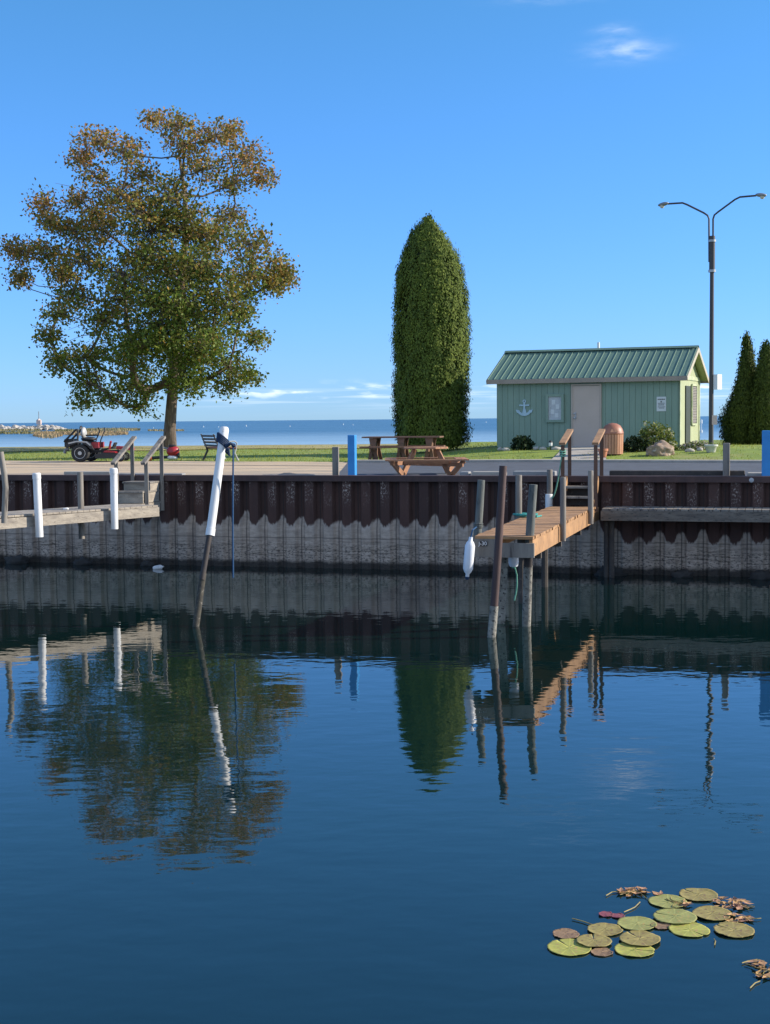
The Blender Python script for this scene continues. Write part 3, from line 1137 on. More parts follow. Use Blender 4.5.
fr = fender('long white fender hanging by a blue line at the left of the dock head', at(470.8, 537, 20.0), at(467.2, 577.5, 20.0), 0.073)
b = MB().tube([at(470.8, 537.5, 20.0), at(472.5, 530, 20.0), at(476.5, 527, 20.07)], 0.012, 6)
tag(b.build('mooring_rope', M_ROPEB, base=at(472, 537, 20)), 'short blue line holding the long white fender', 'rope')
fr2 = thing('boat_fender', 'short stout white fender hanging under the deck of the dock', 'fender', at(513.6, 566.5, 20.7), 'white fenders at the brown dock')
MB().lathe([(0.02, -0.012), (0.055, -0.008), (0.07, 0.02), (0.078, 0.06), (0.078, 0.22), (0.06, 0.26), (0.0, 0.265)], at(513.6, 566, 20.7), 18).build('fender_body', M_VINYL, fr2, smooth=True)
MB().tube([at(513.6, 568, 20.7), at(513.7, 564.5, 20.7)], 0.03, 10).build('end_eye', M_ROPEG, fr2)
b = MB().tube([at(514.4, 566, 20.7), at(516.8, 575, 20.7), at(517.0, 585, 20.7), at(516.0, 593, 20.7), at(514.3, 600.5, 20.7)], 0.011, 6)
tag(b.build('mooring_rope', M_ROPEG, base=at(514.4, 566, 20.7)), 'pale green rope dangling below the short white fender', 'rope')
b = MB()
c0 = wl(DS0 + 0.05, t_of(pL1) + 0.02, DZ)
pts = []
for k in range(60):
    a = k * 0.55
    rr = 0.10 + 0.07 * math.sin(k * 0.37)
    pts.append(c0 + Vector((rr * math.cos(a) * 1.3, rr * math.sin(a), 0.015 + 0.045 * abs(math.sin(k * 0.21)))))
pts += [c0 + WU * 0.2 + Vector((0.02 * k_, 0.05 * k_, 0.015)) for k_ in range(6)]
b.tube(pts, 0.014, 6)
tag(b.build('mooring_rope', M_ROPET, base=c0), 'teal rope coiled on the brown deck at the foot of a post', 'rope')
b = MB()
rA = wl(DS0 + 0.22, 0.83, 2.42)
rB = Vector((pL2.x, pL2.y - 0.1, DZ + 0.1))
pts = [rA.lerp(rB, k) - Vector((0, 0, 0.22 * math.sin(math.pi * k))) for k in lin(0, 1, 12)]
b.tube(pts, 0.013, 6)
for k in range(3):
    b.tube([wl(DS0 + 0.22, 0.78, 2.36 + k * 0.045) + Vector((0.055 * math.cos(a), 0.055 * math.sin(a), 0.02 * math.sin(a))) for a in lin(0, 2 * math.pi, 12)], 0.012, 6)
tag(b.build('mooring_rope', M_ROPEG, base=rB), 'pale green rope tied round the left hand rail post of the brown dock stair', 'rope')

# ------------------------------------------------------------------ ledge walkway on the right
ledge = thing('ledge_walkway', 'long grey timber walkway along the quay wall right of the brown dock', 'walkway', wl(8, 0.5, 1.39))
b = MB()
s_ = DS1 + 0.14
while s_ < 22:
    b.bar(wl(s_ + 0.07, 0.04, 1.325 + random.uniform(-.003, .003)), wl(s_ + 0.07, 0.80 + random.uniform(-.02, .02), 1.325), 0.135, 0.036)
    s_ += 0.147
b.build('deck', M_TIMBG, ledge)
MBF = mat('dark_grey_beam', (0.19, 0.165, 0.135), (0.115, 0.10, 0.085), 3, (1, 1, 4), rough=0.9, bump=0.4, c3=(0.04, 0.04, 0.04), s3=11)
MB().bar(wl(DS1 + 0.12, 0.79, 1.21), wl(22, 0.79, 1.21), 0.05, 0.19).build('front_beam', MBF, ledge)
MB().bar(wl(DS1 + 0.14, 0.4, 1.21), wl(DS1 + 0.14, 0.76, 1.21), 0.04, 0.18).build('end_beam', MBF, ledge)
nl = MB().box((0, 0, 0), (0.035, 0.03, 0.012), Matrix.Rotation(math.atan2(WU.y, WU.x), 3, 'Z')).build('nail_plate', M_GALV, ledge, local=True)
for k in range(9):
    o = nl if k == 0 else nl.copy()
    if k:
        COL.objects.link(o)
        o.parent = ledge
    o.location = wl(DS1 + 0.45 + 0.225 * k + random.uniform(-.02, .02), 0.80, 1.351) - worldloc(ledge)
for s_ in (DS1 + 0.30, 9.8, 15):
    MB().tube([wl(s_, 0.55, -1.5), wl(s_, 0.55, 1.30)], 0.05, 8).build('carrying_pile', M_TIMBD, ledge)

# ------------------------------------------------------------------ slanted dock on the left with its stair
ldock = thing('slanted_dock', 'grey weathered boat dock running off to the left with a short stair', 'dock', onz(120, 509, DZ))
e0 = onz(158, 505, DZ)
e1 = onz(0, 516, DZ)
dl = (e1 - e0).normalized()
dn = Vector((dl.y, -dl.x, 0))
if dn.y < 0:
    dn = -dn
e2 = e0 + dl * 9.5
b = MB()
k = 0.0
while k < 9.5:
    a = e0 + dl * (k + 0.07)
    b.bar(a + Vector((0, 0, -0.02)), a + dn * 1.05 + Vector((0, 0, -0.02)), 0.135, 0.036)
    k += 0.145
b.build('deck', M_TIMBH, ldock)
MB().bar(e0 + Vector((0, 0, -0.135)) - dn * 0.01, e2 + Vector((0, 0, -0.165)) - dn * 0.01, 0.05, 0.19).build('side_beam', M_TIMBH, ldock)
MB().bar(e0 + dn * 1.04 + Vector((0, 0, -0.16)), e2 + dn * 1.04 + Vector((0, 0, -0.16)), 0.05, 0.24).build('side_beam', M_TIMBD, ldock)
# end pieces below the stair
LS0, LS1 = -5.58, -4.97
tE = t_of(e0)
MB().bar(wl(LS1, tE + 0.25, DZ - 0.125), wl(LS1, 0.15, DZ - 0.125), 0.05, 0.20).build('side_beam', M_TIMBH, ldock)
b = MB()
tt = 0.15
while tt < tE + 0.7:
    b.bar(wl(LS0, tt, DZ - 0.022), wl(LS1 + 0.02, tt, DZ - 0.022), 0.135, 0.036, )
    tt += 0.145
b.build('landing_deck', M_TIMBH, ldock)
for t0_, t1_, z0_, z1_ in ((0.12, 0.92, DZ, DZ + 0.215), (0.12, 0.56, DZ + 0.215, DZ + 0.40)):
    st = MB().box((0, 0, 0), (0, 0, 0))
    st = MB()
    c = wl((LS0 + LS1) / 2, (t0_ + t1_) / 2, (z0_ + z1_) / 2 + 0.004)
    st.box(c, (LS1 - LS0, t1_ - t0_, z1_ - z0_), Matrix.Rotation(math.atan2(WU.y, WU.x), 3, 'Z'))
    so = st.build('step', M_TIMBH, ldock)
    MB().box(wl((LS0 + LS1) / 2, (t0_ + t1_) / 2 + 0.02, z1_ + 0.02), (LS1 - LS0 + 0.03, t1_ - t0_ + 0.04, 0.035), Matrix.Rotation(math.atan2(WU.y, WU.x), 3, 'Z')).build('tread', M_TIMBG, so)
for (xa, ya, xb, yb, s_) in ((139, 465, 162, 438, LS1 + 0.045), (108, 464, 132, 438, LS0 - 0.03)):
    tn, tf = 0.88, 0.02
    A, B_ = wl(s_, tn + 0.1, 2.21), wl(s_, tf - 0.08, 2.75)
    rl = MB().bar(A, B_, 0.10, 0.05).build('hand_rail', M_TIMBG, ldock)
    rail_post(wl(s_, tn - 0.05, DZ - 0.28 if s_ > -5.2 else DZ), wl(s_, tn - 0.05, 2.24), 0.075, M_TIMBG, rl)
    rail_post(wl(s_, tf + 0.05, DZ - 0.2 if s_ > -5.2 else 1.7), wl(s_, tf + 0.05, 2.70), 0.075, M_TIMBG, rl)
# posts on the slanted dock
p81 = e0 + dl * ((onz(81, 508, DZ) - e0).dot(dl)) + dn * 0.95
p81 = onz(81, 508.5, DZ)
MB().tube([Vector((p81.x, p81.y, DZ - 0.6)), Vector((p81.x, p81.y, at(81, 472, p81.y).z))], 0.06, 10).build('post', M_TIMBG, ldock, smooth=True)
p4 = onz(4, 517.5, DZ)
MB().tube([Vector((p4.x, p4.y, DZ - 0.1)), at(5.5, 488, p4.y - 0.03), at(4.5, 476, p4.y - .02), at(0.5, 452, p4.y)], 0.055, 10).build('post', M_TIMBG, ldock, smooth=True)
for k in (5.6, 8.5):
    a = e0 + dl * k + dn * 0.9
    MB().tube([Vector((a.x, a.y, -1.5)), Vector((a.x, a.y, DZ - 0.2))], 0.07, 8).build('carrying_pile', M_TIMBD, ldock)
# white bumper sleeves strapped on its edge
for x0, yt, x1, yb, lab in ((36.5, 473.5, 39.5, 537, 'white plastic bumper pipe on the dock edge, the left of two'), (113.6, 468.5, 114.6, 529, 'white plastic bumper pipe on the dock edge, beside the stair')):
    pe = onz((x0 + x1) / 2, 0.5 * (505 + 516), DZ)
    # distance of the dock edge at this column
    d = ray((x0 + x1) / 2, 510)
    n_ = dn
    kk = (e0 - dn * 0.13 - CAMP).dot(n_) / d.dot(n_)
    Y_ = (CAMP + d * kk).y
    top, bot = at(x0, yt, Y_), at(x1, yb, Y_)
    rt = thing('bumper_pipe', lab, 'bumper pipe', bot, 'white bumper pipes on the slanted dock')
    MB().tube([bot, top], 0.072, 16).build('pipe', M_PVC, rt, smooth=True)
    dd = (top - bot).normalized()
    MB().tube([top - dd * 0.10, top - dd * 0.01, top + dd * 0.012], [0.079, 0.079, 0.06], 16).build('end_cap', M_PVC, rt, smooth=True)
fc = onz(66, 510, DZ)
tag(MB().blob((fc.x, fc.y, DZ + 0.02), (0.06, 0.03, 0.025), 0.3, 2, 2).build('dock_cleat', M_PVC, base=(fc.x, fc.y, DZ)), 'small white cleat on the slanted dock deck', 'cleat')

# ------------------------------------------------------------------ leaning pile with white sleeve
lp = thing('leaning_pile', 'dark mooring pile leaning to the right in a long white plastic sleeve', 'mooring pile', at(196, 627, 20.9))
T, B_ = (224.3, 428.5, 21.7), (210.0, 535, 21.3)
MB().tube([at(*B_), at(*T)], 0.066, 18).build('sleeve', M_PVC, lp, smooth=True)
dd = (at(*T) - at(*B_)).normalized()
MB().tube([at(*T) - dd * 0.17, at(*T) - dd * 0.02, at(*T) + dd * 0.02], [0.074, 0.074, 0.058], 18).build('end_cap', M_PVC, lp, smooth=True)
MB().tube([at(*B_) - dd * 0.01, at(*B_) + dd * 0.1], 0.072, 18).build('collar', M_PVC, lp, smooth=True)
MB().tube([at(202.0, 580, 21.05), at(210.2, 531, 21.3)], 0.043, 14).build('pipe', M_STEELD, lp, smooth=True)
MB().tube([at(190, 660, 20.8), at(195.8, 627, 20.9), at(203.2, 573, 21.1)], [0.055, 0.052, 0.049], 14).build('crusted_foot', mat('slimy_foot', (0.075, 0.068, 0.05), (0.035, 0.032, 0.027), 8, rough=0.9, bump=0.4, c3=(0.14, 0.13, 0.11), s3=20), lp, smooth=True)
st = thing('mooring_strap', 'navy blue strap wound round the top of the leaning white pile with a loose end', 'strap', at(221, 445, 21.6))
c0 = at(222.6, 441.0, 21.66)
ax = dd
e_a = ax.orthogonal().normalized()
e_b = ax.cross(e_a)
b = MB()
for k in range(5):
    b.tube([c0 + ax * (-0.055 + 0.028 * k) + (e_a * math.cos(a) + e_b * math.sin(a)) * 0.082 + Vector((0, 0, -0.055 * (e_a.x * math.cos(a) + e_b.x * math.sin(a)) / 1.0)) for a in lin(0, 2 * math.pi, 18)], 0.017, 6)
b.build('winding', M_STRAP, st)
b = MB()
k1 = c0 + Vector((0.075, -0.05, -0.05))
b.tube([k1, at(226.5, 446, 21.5), at(230.5, 443.5, 21.45), at(234.5, 445, 21.45)], [0.024, 0.03, 0.022, 0.016], 8)
b.tube([k1, at(226, 452, 21.5), at(229.5, 456, 21.5), at(228, 448, 21.5)], 0.02, 6)
b.blob(at(233.5, 445.5, 21.45), (0.035, 0.035, 0.03), 0.3, 2, 2, 1.0)
b.build('loose_end', M_STRAP, st)
b = MB().tube([at(233.3, 446, 21.45), at(233.0, 480, 21.45), at(232.8, 530, 21.45), at(233.2, 578, 21.45)], 0.013, 6)
tag(b.build('mooring_rope', M_ROPEB, base=at(233.3, 446, 21.45)), 'thin blue rope hanging straight down beside the leaning white pile', 'rope')

# small white float at the wall foot
q = onz(158, 567.5, 0.03)
fl_ = MB().lathe([(0.0, -0.11), (0.035, -0.105), (0.05, -0.07), (0.05, 0.06), (0.03, 0.09), (0.014, 0.10), (0.014, 0.125), (0.0, 0.125)], (q.x, q.y, 0.03), 12, Matrix.Rotation(R(80), 3, 'Y'))
tag(fl_.build('floating_bottle', M_PVC, base=q, smooth=True), 'white plastic bottle floating at the foot of the quay wall', 'bottle')

# ------------------------------------------------------------------ hut
HT = R(22.0)
HU = Vector((math.cos(HT), -math.sin(HT), 0))     # along the front, to the right
HV = Vector((math.sin(HT), math.cos(HT), 0))      # to the back
HC = at(679, 447.5, 46.0)
HL, HD = 6.23, 3.9
HZ = HC.z
H0 = Vector((HC.x, HC.y, HZ)) - HU * HL           # front left corner


def hp_(a, b_, z):
    return H0 + HU * a + HV * b_ + Vector((0, 0, z))


def onfront(x, y):
    n = -HV
    p = onplane(x, y, H0, n)
    return (p - H0).dot(HU), p.z - HZ


hut = thing('hut', 'small green wooden hut with a green metal roof and grey door', 'hut', hp_(HL / 2, HD / 2, 0))
WH = 2.33
RISE = 0.92
EO, GO = 0.22, 0.29


def board_face(mb, a0, a1, fn, zf, groove=0.2):
    """vertical boards with sunk grooves; fn(a, out, z); zf(a) = top height"""
    a = a0
    while a < a1 - 1e-6:
        e = min(a + groove, a1)
        g = 0.018
        vs = [fn(a, 0.012, 0), fn(e - g, 0.012, 0), fn(e - g, 0.012, zf(e - g)), fn(a, 0.012, zf(a)),
              fn(e - g, 0, 0), fn(e, 0, 0), fn(e, 0, zf(e)), fn(e - g, 0, zf(e - g)), fn(e, 0.012, 0), fn(e, 0.012, zf(e))]
        mb.add(vs, [(0, 1, 2, 3), (1, 4, 7, 2), (4, 5, 6, 7), (5, 8, 9, 6)])
        a = e


def gab(b_):
    return WH + RISE * (1 - abs(b_ - HD / 2) / (HD / 2)) + 0.0


b = MB()
board_face(b, 0, HL, lambda a, o_, z: hp_(a, -o_, z), lambda a: WH)
b.build('wall', M_SIDING, hut)
b = MB()
board_face(b, 0, HL, lambda a, o_, z: hp_(a, HD + o_, z), lambda a: WH)
b.build('wall', M_SIDING, hut)
b = MB()
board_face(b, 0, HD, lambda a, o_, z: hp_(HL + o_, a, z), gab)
b.build('gable_wall', M_SIDING_LIT, hut)
b = MB()
board_face(b, 0, HD, lambda a, o_, z: hp_(-o_, a, z), gab)
b.build('gable_wall', M_SIDING, hut)
for a_, b_ in ((HL + 0.013, 0.07), (HL + 0.013, HD - 0.07)):
    MB().box(hp_(a_ + 0.012, b_, WH / 2), (0.03, 0.17, WH), Matrix.Rotation(-HT, 3, 'Z')).build('corner_trim', M_TRIMG, hut)
MB().box(hp_(HL + 0.026, HD / 2, WH - 0.02), (0.028, HD - 0.3, 0.13), Matrix.Rotation(-HT, 3, 'Z')).build('gable_band', M_TRIMG, hut)
# roof
sl = math.atan2(RISE, HD / 2)
ez = WH + 0.06 - EO * math.tan(sl)
rz_ = WH + 0.06 + RISE
roof = MB()
th = 0.05
for sgn in (0, 1):
    def rp(a, k, up):
        bb_ = -EO + (HD / 2 + EO) * k
        if sgn:
            bb_ = HD - bb_
        return hp_(a, bb_, ez + (rz_ - ez) * k + up)
    a0, a1 = -GO, HL + GO
    vs = [rp(a0, 0, 0), rp(a1, 0, 0), rp(a1, 1, 0), rp(a0, 1, 0), rp(a0, 0, th), rp(a1, 0, th), rp(a1, 1, th), rp(a0, 1, th)]
    roof.add(vs, [(0, 1, 2, 3), (4, 5, 6, 7), (0, 1, 5, 4), (1, 2, 6, 5), (3, 0, 4, 7)])
    nr = 31
    for i in range(nr):
        a = a0 + 0.03 + (a1 - a0 - 0.06) * i / (nr - 1)
        w_ = 0.013
        vs = [rp(a - w_, 0, th), rp(a + w_, 0, th), rp(a + w_, 0.985, th), rp(a - w_, 0.985, th),
              rp(a - w_ * .6, 0, th + 0.024), rp(a + w_ * .6, 0, th + 0.024), rp(a + w_ * .6, 0.985, th + 0.024), rp(a - w_ * .6, 0.985, th + 0.024)]
        roof.add(vs, [(4, 5, 6, 7), (0, 1, 5, 4), (1, 2, 6, 5), (2, 3, 7, 6), (3, 0, 4, 7)])
roof_o = roof.build('roof', M_ROOF, hut)
# ridge cap
rc = MB()
for sgn in (-1, 1):
    vs = [hp_(-GO - .01, HD / 2, rz_ + th + 0.06), hp_(HL + GO + .01, HD / 2, rz_ + th + 0.06),
          hp_(HL + GO + .01, HD / 2 + sgn * 0.16, rz_ + th + 0.06 - 0.16 * math.tan(sl)), hp_(-GO - .01, HD / 2 + sgn * 0.16, rz_ + th + 0.06 - 0.16 * math.tan(sl))]
    rc.add(vs, [(0, 1, 2, 3)])
rc.build('ridge_cap', M_ROOF, roof_o)
vp = MB()
q = onplane(598.5, 346, hp_(0, HD / 2 + 0.2, 0), -HV)
vp.tube([Vector((q.x, q.y, HZ + rz_ - 0.25)), Vector((q.x, q.y, at(598.5, 342.3, q.y).z))], 0.045, 10)
vp.build('vent_pipe', M_WHITE, roof_o)
MB().bar(hp_(-GO, -EO - 0.012, ez - 0.03), hp_(HL + GO, -EO - 0.012, ez - 0.03), 0.022, 0.15).build('fascia', M_FASCIA, roof_o)
MB().bar(hp_(-GO, HD + EO + 0.012, ez - 0.03), hp_(HL + GO, HD + EO + 0.012, ez - 0.03), 0.022, 0.15).build('fascia', M_FASCIA, roof_o)
M_BARGE = mat('pale_barge_board', (0.44, 0.40, 0.31), (0.38, 0.34, 0.27), 3, rough=0.65)
for a_ in (HL + GO + 0.012, -GO - 0.012):
    bg = MB()
    for sgn in (0, 1):
        b0 = -EO - 0.02 if not sgn else HD + EO + 0.02
        bg.bar(hp_(a_, b0, ez - 0.045), hp_(a_, HD / 2, rz_ - 0.03), 0.022, 0.15, (0, 0, 1))
    bg.build('barge_board', M_BARGE, roof_o)
# soffits under the gable overhang (sunlit siding tone) and the eaves
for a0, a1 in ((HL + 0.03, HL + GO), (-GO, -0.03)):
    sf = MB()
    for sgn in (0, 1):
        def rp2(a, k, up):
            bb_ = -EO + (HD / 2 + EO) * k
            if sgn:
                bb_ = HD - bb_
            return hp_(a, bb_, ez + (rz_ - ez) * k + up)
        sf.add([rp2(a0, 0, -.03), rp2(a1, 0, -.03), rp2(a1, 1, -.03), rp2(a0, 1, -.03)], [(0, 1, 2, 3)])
    sf.build('soffit', M_SIDING_LIT, roof_o)
# door
da, dz0 = onfront(571.6, 447)
dbb, _ = onfront(601.8, 447)
_, dzt = onfront(586, 385.8)
dr = MB().box(hp_((da + dbb) / 2, -0.03, dzt / 2 + 0.02), (dbb - da - 0.12, 0.05, dzt - 0.05), Matrix.Rotation(-HT, 3, 'Z')).build('door', M_DOOR, hut)
MFR = mat('door_frame_paint', (0.44, 0.36, 0.30), (0.40, 0.33, 0.27), 3, rough=0.6)
fb = MB()
fb.box(hp_(da + 0.03, -0.035, dzt / 2 + 0.03), (0.06, 0.075, dzt + 0.06), Matrix.Rotation(-HT, 3, 'Z'))
fb.box(hp_(dbb - 0.03, -0.035, dzt / 2 + 0.03), (0.06, 0.075, dzt + 0.06), Matrix.Rotation(-HT, 3, 'Z'))
fb.box(hp_((da + dbb) / 2, -0.033, dzt + 0.035), (dbb - da - 0.12, 0.07, 0.05), Matrix.Rotation(-HT, 3, 'Z'))
fb.build('door_frame', MFR, hut)
MB().box(hp_((da + dbb) / 2, -0.07, 0.02), (dbb - da + 0.06, 0.16, 0.05), Matrix.Rotation(-HT, 3, 'Z')).build('door_sill', M_GALV, hut)
ka, kz = onfront(575.2, 415.5)
kb_ = MB()
MR = Matrix.Rotation(-HT, 3, 'Z') @ Matrix.Rotation(R(90), 3, 'X')
for zz in (kz + 0.06, kz - 0.08):
    kb_.lathe([(0.0, 0), (0.035, 0), (0.035, 0.012), (0.015, 0.015), (0.015, 0.04), (0.032, 0.05), (0.03, 0.075), (0.0, 0.085)], hp_(ka, -0.055, zz), 12, MR)
kb_.box(hp_(ka + 0.03, -0.06, kz - 0.01), (0.05, 0.01, 0.24), Matrix.Rotation(-HT, 3, 'Z'))
kb_.build('handle', M_GALV, dr, smooth=True)
# gable window with louvred shutter
wc = 2.62
wn_ = MB().box(hp_(HL + 0.02, wc, 1.42), (0.05, 0.95, 1.35), Matrix.Rotation(-HT, 3, 'Z')).build('window', M_DKWIN, hut)
lv = MB()
for k in range(22):
    lv.box(hp_(HL + 0.055, wc, 0.82 + k * 0.056), (0.03, 0.78, 0.03), Matrix.Rotation(-HT, 3, 'Z') @ Matrix.Rotation(R(30), 3, 'Y'))
lv.build('louvre', M_SHUT, wn_)
fr_ = MB()
for b_ in (wc - 0.47, wc + 0.47):
    fr_.box(hp_(HL + 0.05, b_, 1.42), (0.05, 0.07, 1.36), Matrix.Rotation(-HT, 3, 'Z'))
for z in (0.74, 2.09):
    fr_.box(hp_(HL + 0.048, wc, z), (0.046, 0.86, 0.07), Matrix.Rotation(-HT, 3, 'Z'))
fr_.build('frame', M_TRIMG, wn_)
MB().box(hp_(HL + 0.03, 1.42, 1.02), (0.05, 0.85, 2.04), Matrix.Rotation(-HT, 3, 'Z')).build('side_door', mat('dark_green_door', (0.035, 0.05, 0.042), (0.03, 0.042, 0.036), 3, rough=0.6), hut)

# anchor emblem, notice board, paper sign on the front wall
aa, az_ = onfront(524.6, 408.2)
ank = MB()
O = hp_(aa, -0.016, az_)
U3, Z3, T3 = HU, Vector((0, 0, 1)), -HV * 0.03


def arc(cx, cy, r0, r1, a0, a1, n=12):
    o_ = [(cx + r1 * math.cos(a), cy + r1 * math.sin(a)) for a in lin(R(a0), R(a1), n)]
    i_ = [(cx + r0 * math.cos(a), cy + r0 * math.sin(a)) for a in lin(R(a1), R(a0), n)]
    return o_ + i_


ank.prism(arc(0, 0.235, 0.028, 0.058, 0, 180), O, U3, Z3, T3)
ank.prism(arc(0, 0.235, 0.028, 0.058, 180, 360), O, U3, Z3, T3 * 0.98)
ank.prism([(-0.032, -0.18), (0.032, -0.18), (0.03, 0.185), (-0.03, 0.185)], O, U3, Z3, T3 * 1.04)
ank.prism([(-0.09, -0.22), (0.09, -0.22), (0.035, -0.02), (-0.035, -0.02)], O, U3, Z3, T3 * 1.02)
ank.prism([(-0.17, 0.075), (0.17, 0.075), (0.185, 0.115), (0.15, 0.13), (0.0, 0.115), (-0.15, 0.13), (-0.185, 0.115)], O, U3, Z3, T3 * 1.08)
ank.prism(arc(0, 0.02, 0.20, 0.285, 205, 335, 16), O, U3, Z3, T3 * 0.95)
ank.prism([(-0.30, -0.05), (-0.16, -0.07), (-0.25, -0.17)], O, U3, Z3, T3 * 1.1)
ank.prism([(0.30, -0.05), (0.25, -0.17), (0.16, -0.07)], O, U3, Z3, T3 * 1.1)
tag(ank.build('anchor_emblem', M_ANCHOR, base=O), 'pale blue anchor emblem on the green front wall of the hut', 'anchor sign')
na0, nzt = onfront(546.3, 394.2)
na1, nzb = onfront(564.3, 422.2)
nb_ = thing('notice_board', 'green framed notice board with pale papers left of the hut door', 'notice board', hp_((na0 + na1) / 2, -0.02, nzb))
RM = Matrix.Rotation(-HT, 3, 'Z')
cxn, czn, wn2, hn2 = (na0 + na1) / 2, (nzt + nzb) / 2, na1 - na0, nzt - nzb
fb = MB()
fw = 0.085
fb.box(hp_(cxn - wn2 / 2 + fw / 2, -0.055, czn), (fw, 0.085, hn2), RM)
fb.box(hp_(cxn + wn2 / 2 - fw / 2, -0.055, czn), (fw, 0.085, hn2), RM)
fb.box(hp_(cxn, -0.053, czn + hn2 / 2 - fw / 2), (wn2 - 2 * fw, 0.08, fw), RM)
fb.box(hp_(cxn, -0.053, czn - hn2 / 2 + fw / 2), (wn2 - 2 * fw, 0.08, fw), RM)
fb.build('frame', M_SIDING, nb_)
MB().box(hp_(cxn, -0.03, czn), (wn2 - 2 * fw, 0.03, hn2 - 2 * fw), RM).build('panel', M_PAPER, nb_)
pb = MB()
for k, (u_, z_) in enumerate(((-0.05, 0.2), (0.09, 0.05), (-0.08, -0.12), (0.06, -0.24))):
    pb.box(hp_(cxn + u_, -0.05, czn + z_), (0.12, 0.006, 0.15), RM)
pb.build('paper', M_SIGNW, nb_)
sa0, szt = onfront(656.8, 396.8)
sa1, szb = onfront(666.2, 411.2)
sgn_ = thing('notice_sign', 'white notice sign with dark lettering on the hut wall right of the bin', 'sign', hp_((sa0 + sa1) / 2, -0.02, szb))
csx, csz = (sa0 + sa1) / 2, (szt + szb) / 2
MB().box(hp_(csx, -0.022, csz), (sa1 - sa0, 0.012, szt - szb), RM).build('sign_plate', M_SIGNW, sgn_)
for z_, w_, h_ in ((0.155, 0.24, 0.032), (0.075, 0.05, 0.05), (0.025, 0.22, 0.02), (-0.03, 0.2, 0.026), (-0.095, 0.22, 0.02), (-0.135, 0.16, 0.018)):
    # rows of short strokes: too small in the photo to read
    tb = MB()
    x_ = -w_ / 2
    while x_ < w_ / 2:
        l_ = random.uniform(0.012, 0.03)
        tb.box(hp_(csx + x_ + l_ / 2, -0.03, csz + z_), (l_, 0.004, h_), RM)
        x_ += l_ + 0.008
    tb.build('lettering', M_INK, sgn_)

# path to the door
pc = hp_((da + dbb) / 2, -0.1, 0)
pathb = MB()
for i in range(12):
    k0, k1 = i / 12, (i + 1) / 12
    def pt(k, side):
        q0 = Vector((pc.x, pc.y, 0))
        e = ong(577, 462.3)
        q1 = Vector((e.x, e.y, 0))
        p = q0.lerp(q1, k) + HU * side * (0.62 + 0.25 * k)
        return Vector((p.x, p.y, gz(p.x, p.y) + 0.03))
    pathb.add([pt(k0, -1), pt(k0, 1), pt(k1, 1), pt(k1, -1)], [(3, 2, 1, 0)])
tag(pathb.build('path', M_CONC), kind='structure')

# ------------------------------------------------------------------ things round the hut
q = ong(612.5, 455)
bn = thing('litter_bin', 'round litter bin of tan wooden slats with a domed brown lid', 'litter bin', q)
sc_ = q.y / FPX
rb_ = 10.3 * sc_
hb = 20.5 * sc_
MB().lathe([(rb_ * 0.86, 0.02), (rb_ * 0.9, hb)], q, 24).build('liner', M_BLACK, bn)
sl_ = MB()
for k in range(22):
    a = 2 * math.pi * k / 22
    d_ = Vector((math.cos(a), math.sin(a), 0))
    sl_.bar(q + d_ * rb_ * 0.95 + Vector((0, 0, 0.03)), q + d_ * rb_ * 1.0 + Vector((0, 0, hb)), 0.075, 0.025, d_)
sl_.build('slats', M_BINW, bn)
ld = MB().lathe([(rb_ * 1.02, hb), (rb_ * 1.08, hb + 0.03), (rb_ * 1.05, hb + 0.08), (rb_ * 0.95, hb + 0.17), (rb_ * 0.75, hb + 0.27), (rb_ * 0.42, hb + 0.33), (0.02, hb + 0.35)], q, 24)
lid = ld.build('lid', M_BIND, bn, smooth=True)
MB().prism([(-0.12, 0), (0.12, 0), (0.08, 0.1), (-0.08, 0.1)], q + Vector((0, -rb_ * 1.02, hb + 0.07)), (1, 0, 0), (0, 0.35, 0.9), (0, -0.01, 0.005)).build('flap', M_BINW, lid)
q = ong(603.0, 458.5)
pot = thing('flower_pot', 'small terracotta flower pot beside the litter bin', 'flower pot', q)
MB().lathe([(0.09, 0.0), (0.135, 0.22), (0.155, 0.22), (0.155, 0.29), (0.13, 0.29), (0.12, 0.2)], q, 18).build('pot_body', M_TERRA, pot, smooth=True)
q = ong(660, 455.5)
tag(MB().blob(q + Vector((0, 0, 0.12)), (0.42, 0.34, 0.27), 0.36, 1.5, 4, 2.2).build('boulder', M_ROCK, base=q, smooth='all'), 'large tan boulder in front of the flowering shrub by the hut', 'boulder')


def shrub(name, lab, cat, c, rad, n, size, colf, stems=True):
    root = thing(name, lab, cat, c)
    p = rng.normal(size=(n, 3))
    p /= np.linalg.norm(p, axis=1, keepdims=True)
    rr = rng.uniform(0.45, 1.08, size=(n, 1)) ** 0.6
    lump = np.array([1 + 0.35 * mnoise.noise(Vector(v_) * 2.3 + Vector((c.x, c.y, 0))) for v_ in p]).reshape(-1, 1)
    pos = p * rr * lump * np.array(rad)
    pos[:, 2] = np.abs(pos[:, 2]) * 1.0 + 0.03
    pos += np.array(c)
    cols = np.array([colf(v_) for v_ in p])
    leaf_object('foliage', pos, rng.uniform(0.6, 1.3, n) * size, M_BUSHL, cols, root)
    b_ = MB()
    for k in range(9):
        d_ = Vector((random.uniform(-1, 1) * rad[0] * .6, random.uniform(-1, 1) * rad[1] * .6, rad[2] * 0.7))
        b_.tube([c, c + d_ * 0.5 + Vector((0, 0, .05)), c + d_], [0.014, 0.01, 0.004], 5)
    b_.build('stems', M_BARK, root)
    return root


def green(v_):
    k = random.random()
    return (0.075 + 0.05 * k, 0.12 + 0.05 * k, 0.025 + 0.01 * k)


def greenflower(v_):
    k = random.random()
    if k < 0.10:
        return (0.55, 0.52, 0.36)
    if k < 0.3:
        return (0.22, 0.22, 0.06)
    return (0.11 + 0.05 * k, 0.15 + 0.05 * k, 0.035)


